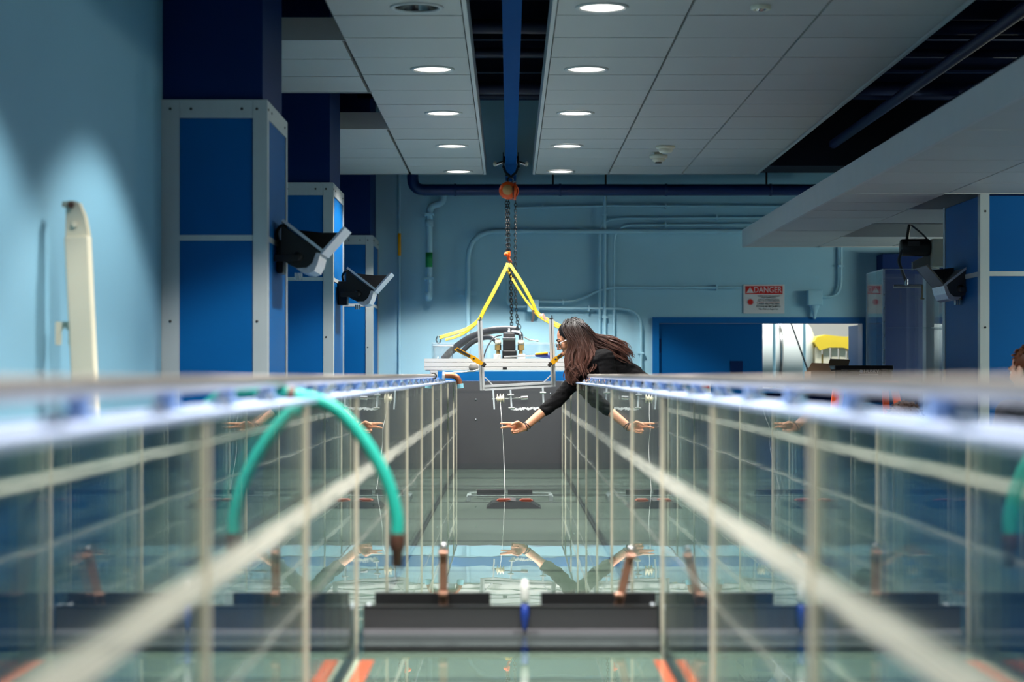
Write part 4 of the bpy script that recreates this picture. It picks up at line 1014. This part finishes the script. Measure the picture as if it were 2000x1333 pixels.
# blue cabinet with toolbox and carton
yc = 13.7
ztop = at(0, 760, yc).z
t = thing('tool_cabinet', 'tall blue cabinet standing beyond the right tank wall, under the toolbox', 'cabinet', (2.2, yc+.2, 0))
cx0, cx1 = at(1478, 0, yc).x, at(1800, 0, yc).x
part('body', MB().box((cx0+.02, yc+.02, .08), (cx1-.02, yc+.5, ztop-.02)), m_blueshaft, t)
for fx in (cx0+.06, cx1-.06):
    for fy2 in (yc+.06, yc+.45): part('foot', MB().cyl((fx, fy2, 0), (fx, fy2, .08), .025), m_black, t)
part('top', MB().box((cx0, yc-.01, ztop-.03), (cx1, yc+.52, ztop)), m_bluesteel, t)
for i in range(5):
    z0 = .12+i*.26
    dr = part('drawer', MB().box((cx0+.04, yc-.0, z0), (cx1-.04, yc+.019, z0+.24)), m_bluesteel, t)
    part('handle', MB().cyl(((cx0+cx1)/2-.15, yc-.02, z0+.19), ((cx0+cx1)/2+.15, yc-.02, z0+.19), .008, seg=8), m_steel, dr)
zb_ = at(0, 714, yc).z; tx0, tx1 = at(1632, 0, yc).x, at(1744, 0, yc).x
t = thing('toolbox', 'black toolbox with white lettering on the blue cabinet', 'toolbox', ((tx0+tx1)/2, yc+.13, ztop))
part('body', MB().cbox(((tx0+tx1)/2, yc+.13, (ztop+zb_-.035)/2), (tx1-tx0, .24, zb_-.035-ztop), None, .01), m_black, t)
part('lid', MB().cbox(((tx0+tx1)/2, yc+.13, zb_-.018), (tx1-tx0+.012, .25, .034), None, .008), m_black, t)
part('latch', MB().cbox((tx0+.06, yc+.0, zb_-.05), (.04, .014, .05), None, .004), m_gate, t)
part('latch', MB().cbox((tx1-.06, yc+.0, zb_-.05), (.04, .014, .05), None, .004), m_gate, t)
lq = at(1702, 727, yc-.0)
part('emblem', MB().prism([(-.014, 0), (-.005, .012), (.012, .008), (.014, -.004), (.004, -.012), (-.008, -.008)], (1,0,0), (0,0,1), (0,-.002,0), at(1682, 726, yc+.005)), m_signwhite, t)
text('lettering', 'HUSKY', .030, at(1702, 726, yc+.0035), m_signwhite, t, xs=1.1)
part('underline', MB().cbox(at(1697, 731.5, yc+.005), (.13, .003, .003)), m_signwhite, t)
bx0_, bx1_ = at(1584, 0, yc).x, at(1634, 0, yc).x-.01
t = thing('carton', 'open brown cardboard carton beside the black toolbox', 'box', ((bx0_+bx1_)/2, yc+.2, ztop))
zc_ = at(0, 726, yc).z
cb_ = MB(); cb_.box((bx0_, yc+.0, ztop), (bx1_, yc+.004, zc_)); cb_.box((bx0_, yc+.3, ztop), (bx1_, yc+.304, zc_)); cb_.box((bx0_, yc+.004, ztop), (bx0_+.004, yc+.3, zc_)); cb_.box((bx1_-.004, yc+.004, ztop), (bx1_, yc+.3, zc_)); cb_.box((bx0_, yc, ztop), (bx1_, yc+.3, ztop+.004))
part('body', cb_, m_card, t)
part('flap', MB().prism([(0,0),(.17,.0),(.15,.055),(.035,.06)], (1,0,0), (0,0,1), (0,.004,0), Vector((bx0_-.03, yc-.0, zc_))), m_card, t)
part('flap', MB().prism([(0,0),(.15,.0),(.17,.085),(.03,.09)], (1,0,0), (0,0,1), (0,.004,0), Vector((bx0_+.15, yc+.3, zc_))), m_card, t)
# orange step ladder
ly = 11.2
t = thing('step_ladder', 'orange step ladder standing beyond the right tank wall', 'ladder', (at(1690,0,ly).x, ly, 0))
zl = at(0, 752, ly).z
for (xa_, xb_) in ((1634, 1620), (1746, 1762)):
    p = at(xa_, 0, ly); q = at(xb_, 0, ly); dxx = (q.x-p.x)/.3
    part('front_leg', MB().ribbon([(p.x, ly, zl), (p.x+dxx*zl, ly-.28, 0)], (1,0,0), .04, .022), m_laborange, t)
    p2 = at(xa_+(14 if xa_ < 1700 else -14), 0, ly)
    part('rear_leg', MB().ribbon([(p2.x, ly+.06, zl), (p2.x+dxx*zl*.8, ly+.5, 0)], (1,0,0), .036, .022), m_laborange, t)
for i in range(4):
    f_ = (i+.6)/4.6; z = zl*f_
    ee = (1-f_)*zl*.22
    part('step', MB().cbox(((at(1634,0,ly).x+at(1746,0,ly).x)/2, ly-.28*(1-f_), z), (.33+2*ee*.5, .08, .02), None, .003), m_alu, t)
part('top_cap', MB().cbox((at(1690,0,ly).x, ly+.03, zl+.01), (.38, .14, .024), None, .008), m_laborange, t)
part('sticker', MB().cbox((at(1640,0,ly).x, ly-.03, zl-.10), (.02, .004, .08)), m_yellowp, t)

# ------------------------------------------------------------------ people
def remesh(mb, name, m_, parent, voxel, smooth=3, wrinkle=0.0, wscale=18, label=None, center=None, dirf=None):
    me = mb.mesh(name, fixn=True); tmp = bpy.data.objects.new('tmp', me); C.objects.link(tmp)
    r = tmp.modifiers.new('r', 'REMESH'); r.mode = 'VOXEL'; r.voxel_size = voxel; r.use_smooth_shade = True
    s_ = tmp.modifiers.new('s', 'SMOOTH'); s_.factor = .5; s_.iterations = smooth
    dg = bpy.context.evaluated_depsgraph_get(); ev = tmp.evaluated_get(dg)
    out = bpy.data.meshes.new_from_object(ev, depsgraph=dg); bpy.data.objects.remove(tmp); out.name = name
    lo = Vector((1e9,)*3); hi = Vector((-1e9,)*3)
    nn = [v.normal.copy() for v in out.vertices]
    for v, n_ in zip(out.vertices, nn):
        if wrinkle:
            p = v.co; q = Vector((p.x*wscale, p.y*wscale*.45, p.z*wscale)) if dirf is None else dirf(p)
            v.co = p+n_*wrinkle*(noise.noise(q)+.5*noise.noise(q*2.1))
        for i in range(3): lo[i] = min(lo[i], v.co[i]); hi[i] = max(hi[i], v.co[i])
    c = (lo+hi)/2
    for v in out.vertices: v.co -= c
    for p in out.polygons: p.use_smooth = True
    out.materials.clear(); out.update()
    return link(name, out, m_, parent, c, label)
def head_shapes(mb, H):
    """H(f,u,l) -> world; a head facing f with chin at u=-.11 and crown at u=.115"""
    o = H(0,0,0); R = Matrix((H(1,0,0)-o, H(0,0,1)-o, H(0,1,0)-o)).transposed()   # columns f, l, u
    mb.ell(H(-.012, .030, 0), (.093, .074, .083), R)
    mb.ell(H(.030, .0, 0), (.058, .060, .085), R)
    mb.ell(H(.034, -.055, 0), (.048, .050, .050), R)
    mb.ell(H(.064, -.098, 0), (.020, .022, .017), R)          # chin
    for s_ in (-1, 1):
        mb.ell(H(.058, -.02, s_*.036), (.026, .022, .024), R)  # cheek
        mb.ell(H(.078, .020, s_*.028), (.012, .026, .009), R)  # brow ridge
        mb.ell(H(-.01, -.005, s_*.075), (.018, .010, .030), R) # ear
    mb.cap(H(.087, .006, 0), H(.1005, -.026, 0), .006, .0098)   # nose
    for s_ in (-1, 1): mb.ell(H(.092, -.031, s_*.010), (.009, .007, .006), R)
    mb.ell(H(.087, -.061, 0), (.010, .022, .006), R); mb.ell(H(.085, -.071, 0), (.010, .019, .006), R)
def face_parts(H, t, browm):
    o = H(0,0,0); R = Matrix((H(1,0,0)-o, H(0,0,1)-o, H(0,1,0)-o)).transposed()
    for s_ in (-1, 1):
        e = part('eye', MB().ell(H(.073, .003, s_*.031), (.0125, .0125, .0125), R), m_eye, t)
        part('iris', MB().ell(H(.0828, .000, s_*.0315), (.004, .0065, .0065), R), m_iris, e)
        part('eyelid', MB().tube([H(.080, .010, s_*.019), H(.0865, .0095, s_*.031), H(.077, .008, s_*.044)], .003, 6), browm, e)
        part('eyebrow', MB().tube([H(.087, .024, s_*.014), H(.088, .030, s_*.030), H(.074, .026, s_*.050)], .0035, 6), browm, t)
    part('lips', MB().ell(H(.0925, -.062, 0), (.006, .019, .0045), R).ell(H(.0915, -.069, 0), (.006, .016, .0045), R), m_lip, t)
def frame(c, f, u):
    c, f, u = Vector(c), Vector(f).normalized(), Vector(u); u = (u-f*u.dot(f)).normalized(); l = u.cross(f)
    return lambda a, b, d_: c+f*a+u*b+l*d_
def hand(mb, wrist, f, n, side, pose):
    """palm and five fingers; f = finger direction, n = palm normal, t = thumb side; pose = curl of index..little (0 straight, 1 fist)"""
    f = Vector(f).normalized(); n = Vector(n); n = (n-f*n.dot(f)).normalized(); t_ = f.cross(n)*side
    P = lambda a, b, c: Vector(wrist)+f*a+t_*b+n*c
    for b0, b1 in ((.018, .030), (.007, .011), (-.006, -.009), (-.017, -.027)):
        mb.cap(P(.004, b0*.8, 0), P(.078, b1, 0), .0125, .0098)
    mb.cap(P(.01, .012, .006), P(.05, .024, .008), .013, .012)     # thumb ball
    Ls = ((.040, .024, .020), (.045, .027, .021), (.041, .026, .020), (.031, .020, .018)); bs = (.030, .011, -.009, -.027)
    for i, (L_, b) in enumerate(zip(Ls, bs)):
        p = P(.078-(.006 if i == 3 else 0), b, 0); ang = 0; spread = (.10, .02, -.05, -.13)[i]; c_ = pose[i]
        r = (.0085, .0088, .0083, .0074)[i]
        for k_, l in enumerate(L_):
            ang += c_*(1.25, 1.55, .9)[k_]+.06
            d_ = (f*math.cos(spread)+t_*math.sin(spread))*math.cos(ang)+n*math.sin(ang)
            q = p+d_*l; mb.cap(p, q, r, r*.92, 10); p = q; r *= .92
    p = P(.026, .026, .010); a1 = p+(f*.72+t_*.42+n*.5).normalized()*.036; a2 = a1+(f*.9-t_*.15+n*.35).normalized()*.028; a3 = a2+(f*.9-t_*.4+n*.1).normalized()*.022
    mb.cap(p, a1, .0125, .0105, 10); mb.cap(a1, a2, .0102, .0092, 10); mb.cap(a2, a3, .0092, .0075, 10)
    return P
def strands(mb, paths, r=.0035, seg=5):
    along = []
    for P in paths:
        n_ = len(P); mb.tube(P, [r*(1-.55*(i/(n_-1))**2) for i in range(n_)], seg, caps=True)
        for i in range(n_): along += [i/(n_-1)]*seg
        along += [0]*seg+[1]*seg
    return along
def hair_obj(name, mb, along, m_, parent, label=None):
    o = part(name, mb, m_, parent, label)
    a = o.data.attributes.new('along', 'FLOAT', 'POINT'); a.data.foreach_set('value', along); return o

YW = 12.6
def W(px, py, dy=0): return at(px, py, YW)+Vector((0, dy, 0))
PLZ = .5
t = thing('step_platform', 'wooden step platform under the leaning woman, outside the right tank wall', 'platform', (1.0, YW, 0))
for i in range(4): part('plank', MB().box((.72, YW-.42+i*.21, PLZ-.03), (1.38, YW-.215+i*.21, PLZ)), m_wood, t)
for x in (.76, 1.34):
    for y in (-.38, .38): part('leg', MB().box((x-.03, YW+y-.03, 0), (x+.03, YW+y+.03, PLZ-.03)), m_wood, t)
    part('rail', MB().box((x-.015, YW-.35, .2), (x+.015, YW+.35, .26)), m_wood, t)
woman = thing('person', 'long haired woman in black leaning over the right rim, reaching into the tank', 'person', (.95, YW, PLZ))
tl = math.radians(22)
hf = Vector((-math.cos(tl), -.05, -math.sin(tl)))
H = frame(W(1116, 663, 0), hf, (-math.sin(tl), 0, math.cos(tl)))
body = MB(); head_shapes(body, H)
neck = W(1152, 697, 0)
body.cap(H(-.03, -.05, 0), neck, .052, .056)
rs, re, rw_ = W(1153, 714, .15), W(1092, 779, .03), W(1024, 835, -.07)
ls, le, lw_ = W(1180, 700, -.16), W(1193, 768, -.20), Vector((.575, YW-.30, EYE-.05))
ch, wa, hi_ = W(1172, 708), W(1228, 745), Vector((.95, YW, 1.36))
body.cap(neck, ch, .06, .11); body.cap(ch, wa, .105, .095); body.cap(wa, hi_, .10, .125)
for s_, sh in ((1, rs), (-1, ls)): body.cap(ch+Vector((0, s_*.06, .01)), sh, .075, .05)
for a, b, r0, r1 in ((rs, re, .044, .036), (re, rw_, .036, .024), (ls, le, .044, .036), (le, lw_, .036, .024)): body.cap(a, b, r0, r1)
kn = {}
for s_ in (-1, 1):
    hj = hi_+Vector((0, s_*.085, -.03)); kn_ = Vector((.92, YW+s_*.09, .95)); an = Vector((.97, YW+s_*.095, PLZ+.10))
    body.cap(hj, kn_, .082, .055); body.cap(kn_, an, .055, .036); body.cap(an, an+Vector((-.15, 0, -.065)), .034, .026)
    kn[s_] = (hj, kn_, an)
fd = (at(975, 839, 0+YW-.12)-rw_)
hand(body, rw_, fd, (.20, -1, -.10), 1, (.03, .12, .86, .92))
hand(body, lw_, (-1, .25, .10), (0, .1, -1), -1, (.25, .25, .28, .3))
remesh(body, 'body', m_skin, woman, .0042, 4)
sw = MB()
sw.cap(neck+Vector((.02,0,-.015)), ch, .062, .122); sw.cap(ch, wa, .118, .112); sw.cap(wa, wa+(hi_-wa)*.75, .114, .135)
for s_, sh in ((1, rs), (-1, ls)):
    sw.cap(ch+Vector((0, s_*.07, .0)), sh, .09, .060)
cuff = re+(rw_-re)*.40
sw.cap(rs, re, .056, .047); sw.cap(re, cuff, .046, .040)
sw.cap(ls, le, .058, .050); sw.cap(le, lw_+(le-lw_)*.22, .048, .034)
def sleevefold(p): return Vector((p.x*9+p.z*22, p.y*8, p.z*30-p.x*12))
remesh(sw, 'sweater', m_knit, woman, .006, 3, .0065, dirf=sleevefold)
tr = MB(); tr.cap(wa+(hi_-wa)*.6, hi_, .125, .142)
for s_ in (-1, 1):
    hj, k_, an = kn[s_]; tr.cap(hj, k_, .094, .068); tr.cap(k_, an+Vector((0,0,.02)), .067, .052)
remesh(tr, 'trousers', m_jean, woman, .010, 2, .005)
for s_ in (-1, 1):
    an = kn[s_][2]; sb = MB(); sb.cap(an+Vector((.02, 0, -.05)), an+Vector((-.16, 0, -.066)), .045, .034); sb.cap(an+Vector((.0,0,-.03)), an, .044, .045)
    remesh(sb, 'shoe', m_shoe, woman, .008, 2)
face_parts(H, woman, m_brow)
g = MB()
for s_ in (-1, 1):
    ring = [H(.099-.012*abs(math.sin(a*.2618+.0))*0, -.006+.021*math.sin(a*.2618), s_*.033+.026*math.cos(a*.2618)) for a in range(25)]
    g.tube(ring, .0018, 6, caps=False)
    g.tube([H(.098, .004, s_*.058), H(.06, .006, s_*.074), H(.0, .006, s_*.080)], .0018, 6)
g.tube([H(.099, .0, -.008), H(.104, .003, 0), H(.099, .0, .008)], .0018, 6)
gl_ = part('glasses', g, m_steel, woman, 'thin silver framed glasses')
lens = MB()
for s_ in (-1, 1): lens.add([H(.0985, -.006+.0205*math.sin(a*.2618), s_*.033+.0255*math.cos(a*.2618)) for a in range(24)], [tuple(range(24))])
part('lens', lens, m_acrylic, gl_)
wd = (re-rw_).normalized()
for k_, (d_, tilt) in enumerate(((.008, .25), (.022, -.2))):
    c = rw_+wd*d_; u = wd.cross(Vector((0,1,0))).normalized(); v = wd.cross(u)
    part('bracelet', MB().tube([c+u*.0275*math.cos(a*.3307)+v*.0275*math.sin(a*.3307)+wd*.006*tilt*4*math.cos(a*.3307) for a in range(20)], .0026, 6, caps=False), m_black, woman, 'thin black wrist band')
# long hair: a cap over the skull, locks falling past the cheek and locks over the back
hm = MB(); along = []
Rh = Matrix((H(1,0,0)-H(0,0,0), H(0,0,1)-H(0,0,0), H(0,1,0)-H(0,0,0))).transposed()
def addell(c, r, R, a_):
    n0_ = len(hm.v); hm.ell(c, r, R, 24, 16); along.extend([a_]*(len(hm.v)-n0_))
addell(H(-.024, .036, 0), (.098, .084, .087), Rh, .05)
addell(H(-.045, -.01, 0), (.075, .080, .085), Rh, .25)
def lerp(a, b, s_): return tuple(x+(y-x)*s_ for x, y in zip(a, b))
paths = []
rnd = random.Random(3)
def wave(P, amp, ph, freq):
    out = []
    n_ = len(P)
    for i, p in enumerate(P):
        k_ = i/(n_-1); a = amp*max(0, k_-.25)
        out.append(p+Vector((math.sin(ph+k_*freq)*a, math.cos(ph*1.7+k_*freq)*a*.8, math.sin(ph*2.3+k_*freq*.7)*a*.5)))
    return out
def lock(guide, n_, amp, ph, freq, spread, tips):
    """one wavy lock: n_ strands round a guide, drawn together towards its tip"""
    G = wave(spl([W(*p) for p in guide], 6), amp, ph, freq); m_ = len(G)-1
    for _ in range(n_):
        o = Vector((rnd.gauss(0, 1), rnd.gauss(0, 1), rnd.gauss(0, 1)))*spread; ph2 = rnd.uniform(0, 6.28); e = rnd.uniform(1-tips, 1)
        cut = max(4, int(m_*e))
        paths.append([g_+o*(1-.55*k_/m_)+Vector((math.sin(ph2+k_*.8), 0, math.cos(ph2+k_*.7)))*.0016 for k_, g_ in enumerate(G[:cut+1])])
for i in range(34):                                        # locks falling past the cheek on the near side
    s_ = (i+rnd.uniform(.1, .9))/34; lay = rnd.random(); dy = -.012-.03*lay
    pts = [lerp((1106, 628, -.03), (1136, 627, -.02), s_), lerp((1099, 645, -.072), (1148, 645, -.068), s_), lerp((1112, 672, -.092), (1156, 668, -.085), s_),
           lerp((1110, 696, -.088), (1159, 694, -.10), s_), lerp((1102, 722, -.085), (1161, 712, -.11), s_), lerp((1108+rnd.uniform(-8, 12), 752+rnd.uniform(-12, 10), -.09), (1158+rnd.uniform(-8, 5), 730+rnd.uniform(-10, 6), -.12), s_)]
    pts = [(x+rnd.uniform(-2, 2), y_, d_+dy*(.3+.7*j/5)) for j, (x, y_, d_) in enumerate(pts)]
    lock(pts, 13, .042, rnd.uniform(0, 6.28), rnd.uniform(8, 12), .0055, .25)
for i in range(12):                                        # locks of the far side
    s_ = (i+.5)/12
    pts = [lerp((1108, 627, .03), (1134, 628, .03), s_), lerp((1106, 648, .07), (1146, 648, .07), s_), lerp((1114, 680, .085), (1150, 680, .085), s_), lerp((1104, 712, .07), (1148, 710, .07), s_), lerp((1102, 742, .04), (1145, 742, .04), s_), (1118+rnd.uniform(-12, 25), 754+rnd.uniform(-10, 4), .02)]
    lock(pts, 12, .02, rnd.uniform(0, 6.28), 8, .007, .2)
for (bx_, by_, ry_) in ((1168, 668, .05), (1188, 676, .055), (1206, 688, .05)):
    addell(W(bx_, by_, 0), (.05, .085, .032), RY(.45), .6)
for i in range(54):                                        # locks over the back
    s_ = (i % 9+rnd.uniform(.1, .9))/9; side = -1+2*(i//9)/5+rnd.uniform(-.15, .15)
    wd_ = .085*side; sag = 10*abs(side); e = rnd.random()
    pts = [lerp((1118, 623, wd_*.3), (1142, 640, wd_*.6), s_), lerp((1140, 632, wd_*.9), (1150, 662, wd_), s_), lerp((1160, 651, wd_), (1164, 682, wd_), s_), lerp((1187, 655, wd_), (1187, 691, wd_*1.1), s_),
           lerp((1211, 667, wd_*1.1), (1208, 701, wd_*1.2), s_), lerp((1236, 688+e*12, wd_*1.2), (1214+e*10, 713, wd_*1.3), s_)]
    pts = [(x+rnd.uniform(-2, 2), y_+sag*(j/5 if j > 1 else .5*j)*(1-s_)*.6, d_) for j, (x, y_, d_) in enumerate(pts)]
    lock(pts, 13, .044, rnd.uniform(0, 6.28), rnd.uniform(8, 12), .0068, .30)
along += strands(hm, paths, .0028)
hair_obj('hair', hm, along, m_hair, woman, 'long wavy dark brown hair')

def simple_person(label, head_c, f, u, hips, feet, seat=None, shirt=None, hairm=None, arms=None, tall=True, group=None):
    """a full figure facing f"""
    f = Vector(f).normalized(); base = (Vector(feet[0])+Vector(feet[1]))/2
    t = thing('person', label, 'person', base)
    Hh = frame(head_c, f, u); b = MB(); head_shapes(b, Hh); l = Vector((0,0,1)).cross(f)
    nk = Hh(-.025, -.145, 0); chp = nk+Vector((0,0,-.20))-f*.01; hp = Vector(hips)
    b.cap(Hh(-.02, -.06, 0), nk, .055, .058); b.cap(nk, chp, .06, .115); b.cap(chp, hp, .115, .125)
    s1 = MB(); s1.cap(nk+Vector((0,0,-.03)), chp, .075, .135); s1.cap(chp, hp, .132, .14)
    tr_ = MB(); tr_.cap(hp+Vector((0,0,.02)), hp+Vector((0,0,-.05)), .138, .135)
    for i, s_ in enumerate((1, -1)):
        sh = nk+l*s_*.19+Vector((0,0,-.055)); el = Vector(arms[i][0]); wr = Vector(arms[i][1])
        b.cap(chp+Vector((0,0,.1)), sh, .07, .052); b.cap(sh, el, .048, .038); b.cap(el, wr, .037, .026)
        hand(b, wr, (wr-el), f*.2-l*s_, -s_ if s_ > 0 else 1, (.25, .28, .32, .36))
        s1.cap(chp+Vector((0,0,.1)), sh, .09, .066); s1.cap(sh, el, .06, .05); s1.cap(el, el+(wr-el)*.8, .05, .037)
        an = Vector(feet[i])+Vector((0,0,.09)); hj = hp+l*s_*.09
        k_ = (hj+an)/2+f*.03 if seat is None else Vector((an.x, an.y, 0))+Vector((0,0,hp.z-.02))
        b.cap(hj, k_, .085, .058); b.cap(k_, an, .056, .038); b.cap(an, an+f*.15+Vector((0,0,-.06)), .035, .026)
        tr_.cap(hj, k_, .096, .072); tr_.cap(k_, an+Vector((0,0,.03)), .07, .054)
        sh_ = MB(); sh_.cap(an-f*.03+Vector((0,0,-.045)), an+f*.17+Vector((0,0,-.055)), .045, .035)
        remesh(sh_, 'shoe', m_shoe, t, .01, 2)
    remesh(b, 'body', m_skinp, t, .006, 3); remesh(s1, 'shirt', shirt, t, .009, 2, .005); remesh(tr_, 'trousers', m_jean, t, .011, 2, .004)
    face_parts(Hh, t, m_brow)
    hb = MB(); al = []; o = Hh(0,0,0); R = Matrix((Hh(1,0,0)-o, Hh(0,0,1)-o, Hh(0,1,0)-o)).transposed()
    hb.ell(Hh(-.024, .036, 0), (.094, .080, .084), R, 20, 14); al += [.3]*len(hb.v)
    PP = []
    for i in range(260):
        a = rnd.uniform(0, 6.283); e_ = rnd.uniform(.05, 1.0)
        p = Vector((math.cos(a)*math.sin(e_*1.9), math.sin(a)*math.sin(e_*1.9), math.cos(e_*1.9)))
        if p.x > .55 and p.z < .45: continue
        q = lambda r_, dz=0: Hh(-.024+p.x*.094*r_, .036+p.z*.084*r_+dz, p.y*.080*r_)
        tw = Vector((rnd.uniform(-1, 1), rnd.uniform(-1, 1), rnd.uniform(-1, .6)))*.009
        PP.append([q(.97), q(1.07)+tw*.5, q(1.12, -.006)+tw])
    al += strands(hb, PP, .0045)
    hair_obj('hair', hb, al, hairm, t)
    return t
my_ = 9.3
hc2 = at(2010, 725, my_)
simple_person('man with short auburn hair cut off by the right edge', hc2, (-.55, .8, -.12), (0, 0, 1), (hc2.x+.02, my_, .92), ((hc2.x-.02, my_-.08, 0), (hc2.x+.06, my_+.1, 0)), None, m_shirt, m_hairred,
              (((hc2.x-.22, my_-.22, 1.2), (hc2.x-.3, my_+.0, 1.05)), ((hc2.x+.25, my_+.15, 1.2), (hc2.x+.1, my_+.3, 1.05))))
sy_ = 9.0
hc3 = at(1768, 786, sy_)+Vector((0, 0, -.125))
simple_person('brown haired person seated beyond the right wall, only the crown showing', hc3, (.25, .9, -.25), (0, .1, 1), (hc3.x-.03, sy_-.08, hc3.z-.66), ((hc3.x-.05, sy_+.32, .18), (hc3.x+.2, sy_+.32, .18)), True, m_shirt, m_hairbrown,
              (((hc3.x-.22, sy_+.05, hc3.z-.45), (hc3.x-.15, sy_+.3, hc3.z-.45)), ((hc3.x+.26, sy_+.05, hc3.z-.45), (hc3.x+.2, sy_+.3, hc3.z-.45))))
st = thing('stool', 'black lab stool under the seated person', 'stool', (hc3.x-.03, sy_-.08, 0))
zs = hc3.z-.66-.15
part('seat', MB().lathe([(.0005, 0), (.17, 0), (.185, -.015), (.18, -.045), (.0005, -.05)], (hc3.x-.03, sy_-.08, zs+.04), seg=24), m_black, st)
part('stem', MB().cyl((hc3.x-.03, sy_-.08, .1), (hc3.x-.03, sy_-.08, zs-.01), .025), m_steel, st)
for i in range(5):
    a = i*1.2566; part('foot', MB().tube([(hc3.x-.03, sy_-.08, .1), (hc3.x-.03+.28*math.cos(a), sy_-.08+.28*math.sin(a), .02)], .018, 8), m_blackmetal, st)
part('foot_ring', MB().tube([(hc3.x-.03+.16*math.cos(a*.2618), sy_-.08+.16*math.sin(a*.2618), .27) for a in range(25)], .01, 8, caps=False), m_steel, st)
